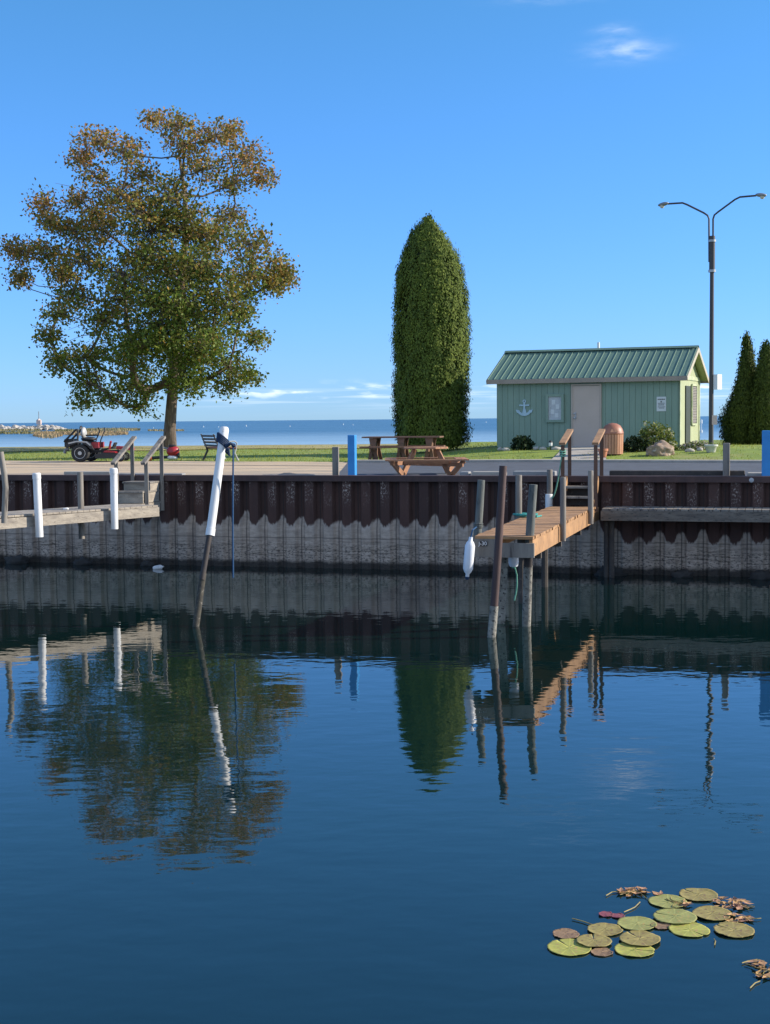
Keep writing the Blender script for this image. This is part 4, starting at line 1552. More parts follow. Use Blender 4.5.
def darkgreen(v_):
    k = random.random()
    return (0.018 + 0.015 * k, 0.035 + 0.02 * k, 0.018)


q = ong(658, 451)
shrub('flowering_shrub', 'pale flowering shrub behind the tan boulder by the hut', 'shrub', q + Vector((0, 0.35, 0)), (0.68, 0.45, 0.82), 1700, 0.10, greenflower)
q = ong(636, 452)
shrub('dark_shrub', 'low dark green shrub between the litter bin and the boulder', 'shrub', q + Vector((0, 0.2, 0)), (0.42, 0.35, 0.42), 700, 0.11, darkgreen)
q = ong(523, 450)
shrub('spiky_shrub', 'dark spiky shrub below the anchor on the hut wall', 'shrub', q + Vector((0, 0.25, 0)), (0.36, 0.3, 0.42), 600, 0.13, darkgreen)
q = ong(697, 450)
shrub('flower_bed', 'low pale flowers at the right corner of the hut', 'flowers', q + Vector((0, 0.15, 0)), (0.55, 0.35, 0.24), 700, 0.07, lambda v_: ((0.5, 0.42, 0.36) if random.random() < 0.35 else green(v_)))
# white edging stones under the hut wall
for k, (x, y, lab) in enumerate(((536, 449.8, 'small pale stone left of the garden lantern'), (543, 450.2, 'small pale stone just left of the garden lantern foot'), (556, 450, 'small pale stone right of the garden lantern'), (500, 450.5, 'grey stone at the left front corner of the hut'),
                                 (506, 451, 'grey stone second from the left hut corner'), (690, 452, 'pale stone beside the right hut corner'), (700, 451, 'pale stone between the hut and the street lamp'))):
    q = ong(x, y)
    tag(MB().blob(q + Vector((0, 0, 0.04)), (0.10 + 0.03 * (k % 3), 0.08, 0.07), 0.3, 1.7, 2, k * 1.1).build('edging_stone', M_STONE, base=q, smooth='all'), lab, 'stone', 'edging stones round the hut')
q = ong(550.5, 450)
ln = thing('garden_lantern', 'small white garden lantern on the grass before the hut', 'garden light', q)
MB().tube([q, q + Vector((0, 0, 0.16))], 0.015, 8).build('stake', M_BLACK, ln)
MB().lathe([(0.05, 0.13), (0.06, 0.15), (0.06, 0.24)], q, 12).build('lantern_glass', M_WHITE, ln, smooth=True)
MB().lathe([(0.07, 0.24), (0.05, 0.28), (0.01, 0.31)], q, 12).build('lantern_cap', M_BLACK, ln, smooth=True)

# ------------------------------------------------------------------ street lamp
LY = 45.0
lb_ = at(711, 448, LY)
lb_.z = gz(lb_.x, lb_.y)
lamp = thing('street_lamp', 'tall brown street lamp with two curved arms right of the hut', 'street lamp', lb_)


def lpnt(x, y, Y):
    return at(x, y, Y)


zt1, zt2 = at(711, 236, LY).z, at(711, 271, LY).z
MB().tube([(lb_.x, lb_.y, lb_.z - 0.1), (lb_.x, lb_.y, zt2)], [0.080, 0.066], 14).build('pole', M_LAMPP, lamp, smooth=True)
MB().tube([(lb_.x, lb_.y, zt2 - 0.02), (lb_.x, lb_.y, zt1)], 0.094, 14).build('pole_sleeve', M_LAMPP, lamp, smooth=True)
MB().tube([(lb_.x, lb_.y, zt2 - 0.04), (lb_.x, lb_.y, zt2 + 0.04)], 0.12, 14).build('clamp', M_GALV, lamp, smooth=True)
MB().tube([(lb_.x, lb_.y, zt1 - 0.19), (lb_.x, lb_.y, zt1 - 0.12)], 0.12, 14).build('clamp', M_GALV, lamp, smooth=True)
for sgn, knots in ((-1, ((709.2, 262), (709.0, 219), (707.6, 215.5), (704, 213), (687, 204.6), (682.5, 202.9), (668, 203.8))),
                   (1, ((713.0, 262), (713.1, 219), (714.4, 215), (718, 212), (735, 199.5), (740, 197), (756, 195.6)))):
    pts = []
    for i, (x, y) in enumerate(knots):
        # swing out of the picture plane in proportion to reach
        reach = abs(x - 711) / 47.0
        pts.append(at(x, y, LY - sgn * 0.85 * reach))
    ar = MB().tube(pts, 0.030, 8).build('arm', M_LAMPP, lamp, smooth=True)
    e = pts[-1]
    dr_ = (pts[-1] - pts[-2]).normalized()
    dr_.z = 0
    dr_.normalize()
    Mr = Matrix((dr_, Vector((-dr_.y, dr_.x, 0)), Vector((0, 0, 1)))).transposed()
    hd = MB()
    hd.blob(e + dr_ * 0.16, (0.185, 0.095, 0.062), 0.02, 1, 3)
    n0 = len(hd.v)
    hd.v = [tuple(e + dr_ * 0.16 + Mr @ Matrix.Rotation(R(8), 3, 'Y') @ (Vector(p) - e - dr_ * 0.16)) for p in hd.v]
    ho = hd.build('lamp_head', M_GREYM, lamp, smooth='all')
    MB().lathe([(0.0, -0.13), (0.045, -0.12), (0.075, -0.075), (0.078, -0.03)], e + dr_ * 0.2, 14).build('lens', M_LENS, ho, smooth=True)
ub = at(717.8, 382, LY)
MB().box((ub.x - 0.06, ub.y, ub.z), (0.22, 0.30, 0.48), Matrix.Rotation(R(38), 3, 'Z')).build('switch_box', M_WHITE, lamp)
ub = at(714.5, 420, LY - 0.12)
MB().box((ub.x, ub.y, ub.z), (0.16, 0.04, 0.30), Matrix.Rotation(R(-15), 3, 'Z')).build('number_plate', M_METER, lamp)
q = ong(711, 452.5)
pt_ = thing('planter', 'white planter tub at the foot of the street lamp', 'planter', q)
MB().lathe([(0.12, 0.0), (0.14, 0.04), (0.17, 0.16), (0.21, 0.19), (0.21, 0.24), (0.17, 0.24), (0.16, 0.20)], q, 18).build('tub', mat('cream_paint', (0.55, 0.55, 0.47), (0.48, 0.48, 0.42), 6, rough=0.6), pt_, smooth=True)

# ------------------------------------------------------------------ picnic tables
q = ong(403, 462.2)
q = Vector((at(403, 462, 43.4).x, 43.4, 0))
q.z = gz(q.x, q.y)
pt1 = thing('picnic_table', 'long dark picnic table on plank legs, behind the eight sided one', 'picnic table', q)
yaw = R(-12)
e_x = Vector((math.cos(yaw), math.sin(yaw), 0))
e_y = Vector((-math.sin(yaw), math.cos(yaw), 0))


def tp(a, c, z):
    return q + e_x * a + e_y * c + Vector((0, 0, z + 0.02))


M_TBLD = mat('brown_table_wood', (0.19, 0.10, 0.06), (0.13, 0.07, 0.045), 4, (0.4, 3, 3), rough=0.7, bump=0.2)
b = MB()
for k in range(5):
    b.bar(tp(-1.22, -0.30 + 0.15 * k, 0.735), tp(1.22, -0.30 + 0.15 * k, 0.735), 0.14, 0.045)
b.build('tabletop', M_TBLD, pt1)
for sgn in (-1, 1):
    b = MB()
    for k in range(2):
        b.bar(tp(-1.2, sgn * (0.58 + 0.15 * k), 0.44), tp(1.2, sgn * (0.58 + 0.15 * k), 0.44), 0.14, 0.045)
    b.build('seat', M_TBLD, pt1)
for a in (-0.88, 0.0, 0.88):
    b = MB()
    for sgn in (-1, 1):
        # hour-glass plank leg
        b.prism([(0.02, 0.0), (0.2, 0.0), (0.13, 0.36), (0.22, 0.71), (0.0, 0.71), (0.0, 0.2)], tp(a - 0.03, 0, 0), e_y * sgn * 1.6, (0, 0, 1), e_x * 0.06)
        b.prism([(0.0, 0.40), (0.74, 0.40), (0.74, 0.30), (0.0, 0.28)], tp(a - 0.025, 0, 0), e_y * sgn, (0, 0, 1), e_x * 0.05)
    # broad plank faces seen from the front
    b.prism([(-0.12, 0.71), (0.12, 0.71), (0.08, 0.45), (0.17, 0.0), (0.07, 0.0), (0.0, 0.3), (-0.07, 0.0), (-0.17, 0.0), (-0.08, 0.45)], tp(a, -0.33, 0), e_x, (0, 0, 1), e_y * 0.05)
    b.prism([(-0.12, 0.71), (0.12, 0.71), (0.08, 0.45), (0.17, 0.0), (0.07, 0.0), (0.0, 0.3), (-0.07, 0.0), (-0.17, 0.0), (-0.08, 0.45)], tp(a, 0.30, 0), e_x, (0, 0, 1), e_y * 0.05)
    b.build('leg', M_TBLD, pt1)

q2 = at(426, 477, 31.6)
q2 = Vector((at(426, 477, 32.2).x, 32.2, gz(0, 32.2) + 0.03))
pt2 = thing('picnic_table', 'reddish wooden picnic table with splayed legs and seats all round, at the quay edge', 'picnic table', q2)
b = MB()
oct_ = [(math.cos(R(22.5 + 45 * k)), math.sin(R(22.5 + 45 * k))) for k in range(8)]
RT, RS0, RS1 = 0.62, 0.76, 1.08
# table top of parallel boards clipped to an octagon
for k in range(8):
    y0 = -RT * 0.924 + k * (RT * 1.848 / 8)
    y1 = y0 + RT * 1.848 / 8 - 0.012

    def half(y_):
        lim = RT * 0.924
        ed = RT * 0.383
        return lim if abs(y_) <= ed else lim - (abs(y_) - ed)
    b.prism([(-half(y0), y0), (half(y0), y0), (half(y1), y1), (-half(y1), y1)], q2 + Vector((0, 0, 0.695)), (1, 0, 0), (0, 1, 0), (0, 0, 0.045))
b.build('tabletop', M_TIMBR, pt2)
for k in range(4):
    a = R(90 * k + 0)
    dx, dy = Vector((math.cos(a), math.sin(a), 0)), Vector((-math.sin(a), math.cos(a), 0))
    b = MB()
    for j in range(2):
        r_ = RS0 + 0.08 + j * 0.155
        hl = 0.42 + (r_ - RS0) * 0.75 + 0.42
        b.bar(q2 + dx * r_ - dy * hl + Vector((0, 0, 0.415)), q2 + dx * r_ + dy * hl + Vector((0, 0, 0.415)), 0.145, 0.034)
    b.build('seat', M_TIMBR, pt2)
for k in range(4):
    a = R(90 * k + 45)
    dx, dy = Vector((math.cos(a), math.sin(a), 0)), Vector((-math.sin(a), math.cos(a), 0))
    b = MB()
    o1 = q2 + Vector((0, 0, 0))
    # V of two legs: one up and in to the top, one up and out to the seat
    foot = o1 + dx * 0.86
    b.bar(foot + Vector((0, 0, 0.0)), o1 + dx * 0.40 + Vector((0, 0, 0.69)), 0.04, 0.13, dx)
    b.bar(foot + dy * 0.045, o1 + dx * 1.30 + dy * 0.045 + Vector((0, 0, 0.39)), 0.04, 0.12, dx)
    b.build('leg', M_TIMBR, pt2)
b = MB()
for k in range(2):
    a = R(45 + 90 * k)
    dx = Vector((math.cos(a), math.sin(a), 0))
    b.bar(q2 - dx * 1.3 + Vector((0, 0, 0.335 - 0.05 * k)), q2 + dx * 1.3 + Vector((0, 0, 0.335 - 0.05 * k)), 0.04, 0.10)
for k in range(4):
    a = R(90 * k)
    dx, dy = Vector((math.cos(a), math.sin(a), 0)), Vector((-math.sin(a), math.cos(a), 0))
    b.bar(q2 + dx * 0.62 - dy * 0.58 + Vector((0, 0, 0.345)), q2 + dx * 0.62 + dy * 0.58 + Vector((0, 0, 0.345)), 0.04, 0.09)
b.build('brace', M_TIMBR, pt2)
pt2.scale = (0.88, 0.88, 0.86)

# ------------------------------------------------------------------ park bench
q = at(222, 461.5, 46.5)
q.z = gz(q.x, q.y)
bench = thing('park_bench', 'park bench with shade-toned slatted back and sun-toned legs on the grass by the lake', 'bench', q)
fa = R(25)
bf = Vector((math.cos(fa), math.sin(fa), 0))       # facing direction: right and away
bl = Vector((-math.sin(fa), math.cos(fa), 0))


def bp_(a, c, z):
    return q + bl * a + bf * c + Vector((0, 0, z))


b = MB()
for k in range(5):
    b.bar(bp_(-0.72, -0.26 + 0.12 * k, 0.43), bp_(0.72, -0.26 + 0.12 * k, 0.43), 0.09, 0.03)
b.build('seat', mat('red_brown_slats', (0.25, 0.09, 0.06), (0.18, 0.07, 0.05), 5, rough=0.6), bench)
b = MB()
for k in range(4):
    b.bar(bp_(-0.72, -0.36 - 0.035 * k, 0.50 + 0.105 * k), bp_(0.72, -0.36 - 0.035 * k, 0.50 + 0.105 * k), 0.025, 0.07, (0, 0, 1))
b.build('backrest', M_SLAT_SHADE, bench)
for a in (-0.66, 0.66):
    b = MB()
    b.tube([bp_(a, -0.44, 0.0), bp_(a, -0.36, 0.16), bp_(a, -0.28, 0.32), bp_(a, -0.32, 0.44), bp_(a, -0.50, 0.88)], [0.045, 0.035, 0.04, 0.03, 0.022], 8)
    b.tube([bp_(a, -0.30, 0.40), bp_(a, 0.26, 0.40)], 0.025, 8)
    b.build('back_leg', M_IRON, bench, smooth=True)
    b = MB()
    b.tube([bp_(a, 0.34, 0.0), bp_(a, 0.29, 0.1), bp_(a, 0.22, 0.26), bp_(a, 0.27, 0.40), bp_(a, 0.30, 0.58), bp_(a, 0.22, 0.64), bp_(a, -0.05, 0.62), bp_(a, -0.36, 0.63)], [0.04, 0.03, 0.03, 0.028, 0.024, 0.024, 0.024, 0.02], 8)
    b.build('front_leg', M_IRON_LIT, bench, smooth=True)

# ------------------------------------------------------------------ ride-on mower
q = at(80.8, 462.3, 45.45)
q.y = 46.0
q.z = gz(q.x, q.y) + 0.02
mw = thing('ride_on_mower', 'red and black ride-on mower with pale wheel rims parked on the grass edge', 'mower', q)


def mp_(x, y, z):
    return q + Vector((x, y, z))


def wheel(name, c, r_, w_, rim, parent, rm=M_RIM):
    Mx = Matrix.Rotation(R(90), 3, 'X')
    wo = MB().lathe([(r_ * 0.58, -w_ / 2), (r_ * 0.9, -w_ / 2), (r_, -w_ / 2 + 0.04), (r_, w_ / 2 - 0.04), (r_ * 0.9, w_ / 2), (r_ * 0.58, w_ / 2)], c, 26, Mx).build(name, M_RUBBER, parent, smooth=True)
    MB().lathe([(0.03, -w_ / 2 - 0.012), (0.06, -w_ / 2 - 0.014), (0.07, -w_ / 2 + 0.03), (r_ * 0.5, -w_ / 2 + 0.015), (r_ * 0.62, -w_ / 2 - 0.012), (r_ * 0.64, w_ / 2 + 0.012), (r_ * 0.4, w_ / 2 - 0.02), (0.03, w_ / 2)], c, 26, Matrix.Rotation(R(-90), 3, 'X')).build('rim', rm, wo, smooth=True)
    return wo


wheel('wheel', mp_(0, -0.55, 0.29), 0.29, 0.24, 0.17, mw)
wheel('wheel', mp_(0.12, 0.50, 0.29), 0.29, 0.24, 0.17, mw)
for y_ in (-0.48, 0.42):
    wheel('caster_wheel', mp_(1.28, y_, 0.15), 0.15, 0.12, 0.09, mw)
    MB().tube([mp_(1.28, y_, 0.15), mp_(1.24, y_ + 0.09, 0.33), mp_(1.2, y_, 0.40)], 0.022, 6).build('caster_fork', M_BLACK, mw)
b = MB()
b.box(mp_(-0.02, 0, 0.50), (0.75, 0.75, 0.14))
b.box(mp_(-0.42, 0, 0.62), (0.30, 0.62, 0.26))
b.box(mp_(0.55, 0, 0.33), (1.55, 0.42, 0.08))
b.build('engine_deck', M_BLACK, mw)
b = MB()
pr = [(-0.5, 0.52), (-0.38, 0.63), (-0.1, 0.69), (0.22, 0.67), (0.36, 0.56), (0.44, 0.40), (0.34, 0.42), (0.26, 0.52), (0.1, 0.60), (-0.1, 0.61), (-0.3, 0.55), (-0.42, 0.45)]
for y_ in (-0.66, 0.45):
    b.prism(pr, mp_(0, y_, 0), (1, 0, 0), (0, 0, 1), (0, 0.20, 0))
b.build('fender', M_BLACK, mw)
b = MB()
b.prism(pr[1:5] + [(0.34, 0.52), (0.2, 0.63), (-0.1, 0.65), (-0.36, 0.59)], mp_(0, -0.667, 0), (1, 0, 0), (0, 0, 1), (0, 0.006, 0))
b.build('fender_stripe', M_RIM, mw)
b = MB()
b.box(mp_(0.46, -0.40, 0.54), (0.22, 0.18, 0.19))
b.box(mp_(0.46, 0.40, 0.54), (0.22, 0.18, 0.19))
b.build('fuel_tank', M_RED, mw)
b = MB()
b.box(mp_(0.80, 0, 0.42), (0.40, 0.46, 0.05), Matrix.Rotation(R(-12), 3, 'Y'))
b.box(mp_(1.0, 0, 0.52), (0.04, 0.44, 0.20), Matrix.Rotation(R(25), 3, 'Y'))
b.build('foot_plate', M_BLACK, mw)
b = MB()
MB().prism([(0.50, 0.12), (1.15, 0.12), (1.30, 0.20), (1.2, 0.27), (0.7, 0.30), (0.48, 0.25)], mp_(0, -0.70, 0), (1, 0, 0), (0, 0, 1), (0, 1.35, 0)).build('deck_shell', M_BLACK, mw)
b.prism([(0.75, 0.31), (1.16, 0.285), (1.12, 0.33), (0.8, 0.36)], mp_(0, -0.66, 0), (1, 0, 0), (0, 0, 1), (0, 1.25, 0))
b.prism([(1.1, 0.40), (1.62, 0.36), (1.62, 0.44), (1.1, 0.50)], mp_(0, -0.25, 0), (1, 0, 0), (0, 0, 1), (0, 0.5, 0))
b.build('cutting_deck', M_RED, mw)
b = MB()
b.blob(mp_(0.16, 0, 0.74), (0.26, 0.25, 0.07), 0.06, 1, 3)
b.build('seat', M_BLACK, mw, smooth='all')
b = MB()
b.blob(mp_(-0.0, 0, 0.93), (0.09, 0.23, 0.20), 0.06, 1, 3, 1.0)
b.build('seat_back', mat('pale_grey_vinyl', (0.42, 0.42, 0.41), (0.34, 0.34, 0.33), 6, rough=0.5), mw, smooth='all')
b = MB()
b.blob(mp_(-0.08, 0, 1.06), (0.05, 0.16, 0.12), 0.06, 1, 3, 1.0)
b.build('headrest', M_BLACK, mw, smooth='all')
b = MB()
for y_ in (-0.42, 0.42):
    b.tube([mp_(-0.12, y_, 0.5), mp_(-0.10, y_, 0.98), mp_(-0.12, y_, 1.06), mp_(-0.17, y_, 1.04), mp_(-0.52, y_, 0.70)], 0.034, 8)
b.tube([mp_(-0.52, -0.42, 0.70), mp_(-0.55, -0.38, 0.67), mp_(-0.55, 0.38, 0.67), mp_(-0.52, 0.42, 0.70)], 0.034, 8)
b.build('roll_bar', M_BLACK, mw, smooth=True)
for y_, dx_ in ((-0.30, 0.02), (0.30, -0.25)):
    b = MB().tube([mp_(0.55 + dx_, y_, 0.50), mp_(0.60 + dx_, y_, 0.72), mp_(0.72 + dx_, y_, 1.0), mp_(0.70 + dx_, y_ * 0.6, 1.10)], 0.02, 6)
    b.build('control_lever', M_BLACK, mw)
for y_ in (-0.3, 0.3):
    MB().box(mp_(0.28, y_, 0.86), (0.3, 0.07, 0.05)).build('arm_rest', M_BLACK, mw)
MB().tube([mp_(-0.46, -0.2, 0.42), mp_(-0.56, -0.2, 0.40), mp_(-0.6, -0.2, 0.28)], 0.05, 8).build('muffler', M_GREYM, mw)
MB().tube([mp_(0.9, -0.4, 0.4), mp_(0.95, -0.4, 0.62), mp_(0.97, -0.42, 0.66)], 0.035, 6).build('grease_gun_holder', M_RED, mw)

# ------------------------------------------------------------------ red blower by the tree
q = at(172.5, 461.5, 46.5)
q.z = gz(q.x, q.y) + 0.02
bw_ = thing('leaf_blower', 'red and white motor leaf blower standing on the grass by the big tree trunk', 'leaf blower', q)
MB().blob(q + Vector((0.02, 0, 0.30)), (0.21, 0.18, 0.19), 0.12, 1.6, 3, 4.0).build('motor_cover', M_RED, bw_, smooth='all')
MB().blob(q + Vector((0.0, 0, 0.09)), (0.19, 0.16, 0.085), 0.08, 1.2, 3, 1.0).build('fuel_tank', M_WHITE, bw_, smooth='all')
MB().lathe([(0.12, 0.44), (0.13, 0.48), (0.10, 0.51), (0.0, 0.52)], q, 14).build('air_filter', M_BLACK, bw_, smooth=True)
MB().blob(q + Vector((0.20, -0.02, 0.17)), (0.05, 0.1, 0.1), 0.1, 1.2, 2, 2.0).build('side_guard', M_BLACK, bw_, smooth='all')
MB().tube([q + Vector((-0.1, -0.05, 0.12)), q + Vector((-0.45, -0.1, 0.10)), q + Vector((-0.78, -0.14, 0.07))], [0.045, 0.05, 0.06], 10).build('blower_tube', M_BLACK, bw_, smooth=True)
MB().tube([q + Vector((-0.66, -0.12, 0.08)), q + Vector((-0.84, -0.14, 0.06))], [0.085, 0.10], 12).build('nozzle', M_ORANGE, bw_, smooth=True)
MB().tube([q + Vector((-0.08, 0, 0.36)), q + Vector((-0.3, 0, 0.42)), q + Vector((-0.52, 0, 0.36))], 0.035, 8).build('harness_frame', M_GREYM, bw_, smooth=True)


# ------------------------------------------------------------------ trees
def big_tree():
    YT = 63.0
    k = YT / FPX
    base = at(169.5, 447.5, YT)
    base.z = gz(base.x, base.y)
    root = thing('broadleaf_tree', 'large broadleaf tree turning from green to autumn brown by the lake', 'tree', base)
    # crown lobes: (x, y, rx, ry) measured on a 2.406x enlargement with origin (0, 90)
    lobes = [(420, 84, 58, 26), (372, 72, 26, 14), (520, 110, 55, 36), (590, 165, 58, 42), (630, 208, 30, 24), (555, 95, 25, 15), (240, 122, 66, 34), (310, 150, 46, 36), (195, 165, 32, 26), (230, 205, 42, 22),
             (445, 130, 55, 45), (490, 190, 74, 40), (560, 225, 45, 30), (105, 275, 34, 34), (120, 320, 28, 18), (185, 265, 44, 26), (290, 250, 80, 40), (400, 255, 74, 44), (335, 205, 44, 28),
             (45, 385, 44, 26), (110, 395, 60, 34), (50, 450, 26, 20), (200, 410, 76, 40), (245, 335, 84, 44), (180, 340, 40, 26), (370, 335, 100, 56), (500, 350, 98, 48), (600, 370, 64, 40), (672, 425, 38, 34), (600, 440, 76, 46),
             (300, 440, 104, 56), (430, 460, 110, 64), (550, 500, 84, 52), (180, 490, 64, 36), (140, 535, 38, 24), (250, 555, 84, 46), (380, 560, 104, 56), (510, 585, 92, 54), (580, 540, 40, 32), (120, 592, 24, 16),
             (140, 655, 36, 26), (210, 640, 70, 42), (315, 640, 96, 54), (440, 650, 96, 56), (550, 665, 72, 44), (603, 692, 30, 24), (215, 705, 52, 34), (330, 712, 76, 40), (455, 705, 70, 34), (555, 715, 44, 22), (340, 762, 34, 14), (205, 752, 30, 14),
             (270, 740, 34, 16), (330, 290, 70, 36), (450, 300, 80, 40), (560, 300, 50, 28), (230, 292, 50, 28), (350, 400, 80, 40), (480, 420, 80, 40), (150, 445, 40, 20), (390, 520, 80, 40), (300, 500, 70, 40), (470, 540, 60, 34), (350, 610, 80, 40), (480, 620, 70, 36), (650, 470, 28, 22), (615, 600, 22, 18), (690, 455, 18, 14)]
    L = []
    for (x, y, rx, ry) in lobes:
        px, py = x / 2.406, 90 + y / 2.406
        u = (px - 150) / 150.0
        w = (py - 250) / 145.0
        dep = math.sqrt(max(0.0, 1 - min(1, u * u * 0.95 + w * w * 0.8)))
        n_cp = 1 if dep < 0.35 else 2
        for c in range(n_cp):
            dy = (random.uniform(-1, 1) if n_cp == 1 else (random.uniform(-1.0, -0.15) if c == 0 else random.uniform(0.15, 1.0))) * 5.2 * max(dep, 0.12)
            Y = YT + dy
            cpt = at(px, py, Y)
            f_ = (0.88 if n_cp == 1 else 0.80)
            L.append((cpt, rx / 2.406 * k * f_, ry / 2.406 * k * f_ * 1.12, px, py))
    for (px, py, r_, dY) in ((160, 255, 26, -3.4), (190, 262, 24, -3.8), (150, 295, 26, -4.2), (185, 300, 28, -4.4), (215, 290, 24, -3.6), (165, 335, 26, -4.0), (200, 340, 26, -4.2), (140, 345, 22, -3.4), (180, 368, 22, -3.2), (178, 225, 22, -2.8), (150, 215, 20, -2.4), (205, 235, 20, -2.6), (175, 190, 18, -1.6)):
        L.append((at(px, py, YT + dY), r_ * k, r_ * 0.62 * k, px, py))
    # skeleton
    trunk_px = [(169.5, 452, 0.0), (169.8, 430, 0.0), (171.5, 405, 0.0), (173.5, 380, 0.05), (175, 350, 0.1), (178, 315, 0.0), (182, 275, -0.1), (186, 235, 0.0), (185, 195, 0.1), (180, 160, 0.0)]
    nodes = []      # (pos, parent)
    prev = -1
    for (x, y, dy) in trunk_px:
        p = at(x, y, YT + dy)
        if not nodes:
            p.z = base.z - 0.2
        nodes.append([p, prev])
        prev = len(nodes) - 1
    order = sorted(range(len(L)), key=lambda i: (L[i][0] - Vector((nodes[4][0].x, YT, L[i][0].z))).length + abs(L[i][0].z - nodes[4][0].z) * 0.3)
    tips = []
    for i in order:
        c = L[i][0]
        best, bc = None, 1e9
        for j, (p, par) in enumerate(nodes):
            if j < 3:
                continue
            v = c - p
            # prefer joining from below
            cost = v.length + max(0.0, (p.z - c.z) + 0.3) * 1.3
            if cost < bc:
                bc, best = cost, j
        p0 = nodes[best][0]
        v = c - p0
        nseg = max(2, int(v.length / 0.7))
        pr = best
        for s_ in range(1, nseg + 1):
            t_ = s_ / nseg
            q_ = p0 + v * t_ + Vector((0, 0, -0.10 * v.length * math.sin(math.pi * t_)))
            q_ += Vector((random.uniform(-1, 1), random.uniform(-1, 1), random.uniform(-1, 1))) * 0.10 * (1 if s_ < nseg else 0)
            nodes.append([q_, pr])
            pr = len(nodes) - 1
        tips.append((i, pr))
    cnt = [0.0] * len(nodes)
    for i, t_ in tips:
        w_ = L[i][1] * L[i][2]
        j = t_
        while j != -1:
            cnt[j] += w_
            j = nodes[j][1]
    mxc = max(cnt)
    rad = [max(0.018, 0.34 * (c_ / mxc) ** 0.52) for c_ in cnt]
    # trunk measured: about 0.5 m through at breast height, flaring at the root
    for j, v_ in enumerate((0.36, 0.27, 0.245, 0.23, 0.21)):
        rad[j] = v_
    b_ = MB()
    b_.tube([nodes[j][0] for j in range(len(trunk_px))], [rad[j] if j < 5 else max(0.05, 0.24 - 0.035 * (j - 4)) for j in range(len(trunk_px))], 12)
    b_.build('trunk', M_BARK, root, smooth='all')
    br = MB()
    # gather chains
    kids = {}
    for j, (p, par) in enumerate(nodes):
        kids.setdefault(par, []).append(j)
    for j, (p, par) in enumerate(nodes):
        if j < len(trunk_px):
            continue
        pr = nodes[par][0]
        r0 = min(rad[par], rad[j] * 1.25)
        br.tube([pr, p], [r0, rad[j]], 5, caps=False)
    cen, col, size = [], [], []
    for (c, rx, rz, px, py) in L:
        vol = rx * rz
        ncl = int(max(8, 21 * vol + 11))
        for _ in range(ncl):
            d = Vector((random.gauss(0, 1), random.gauss(0, 1), random.gauss(0, 1))).normalized() * (random.uniform(0.25, 1.0) ** 0.55)
            cc = c + Vector((d.x * rx, d.y * rx * 0.95, d.z * rz))
            mid = c.lerp(cc, 0.5) + Vector((0, 0, -0.08))
            br.tube([c, mid, cc], [0.014, 0.010, 0.004], 3, caps=False)
            nl_ = random.randint(15, 28) if py > 215 else random.randint(11, 21)
            sp_ = random.uniform(0.16, 0.40)
            hgt = (447 - py) / 337.0                       # 0 low .. 1 top
            side = abs(px - 172) / 150.0
            autumn = min(1.0, max(0.0, 0.02 + 0.95 * (hgt - 0.40) + 0.36 * side + random.uniform(-0.30, 0.30)))
            for _k in range(nl_):
                o_ = tuple(max(-1.6, min(1.6, random.gauss(0, 1))) * sp_ * q0 for q0 in (1, 1, 0.8))
                cen.append((cc.x + o_[0], cc.y + o_[1], cc.z + o_[2]))
                k_ = random.random()
                g = (0.075 + 0.08 * k_, 0.118 + 0.095 * k_, 0.022 + 0.014 * k_)
                q_ = random.random()
                if q_ < 0.45:
                    a_ = (0.42 + 0.14 * k_, 0.19 + 0.07 * k_, 0.07)
                elif q_ < 0.8:
                    a_ = (0.31, 0.18 + 0.05 * k_, 0.055)
                else:
                    a_ = (0.20, 0.105, 0.055)
                m_ = min(1.0, max(0.0, autumn * 1.1 - 0.05 + random.gauss(0, 0.16)))
                if m_ < 0.15 and random.random() < 0.012:
                    col.append((0.36, 0.20, 0.03))
                else:
                    col.append(tuple(g[i] * (1 - m_) + a_[i] * m_ for i in range(3)))
                size.append(random.uniform(0.10, 0.215))
    # a few bare twigs on the left
    for (x, y, x2, y2) in ((70, 190, 55, 183), (75, 195, 60, 196), (82, 330, 66, 342), (92, 338, 84, 352), (100, 330, 96, 350), (86, 318, 68, 330), (60, 180, 75, 192)):
        A, B2 = at(x + 15, y + 4, YT), at(x2, y2, YT - 0.3)
        br.tube([A, A.lerp(B2, .5) + Vector((0, 0, .1)), B2], [0.02, 0.012, 0.005], 4, caps=False)
    br.build('branches', M_BARK, root, smooth='all')
    leaf_object('crown', cen, size, M_LEAF, np.array(col), root, up_bias=0.0)
    print('big tree leaves', len(cen))


big_tree()


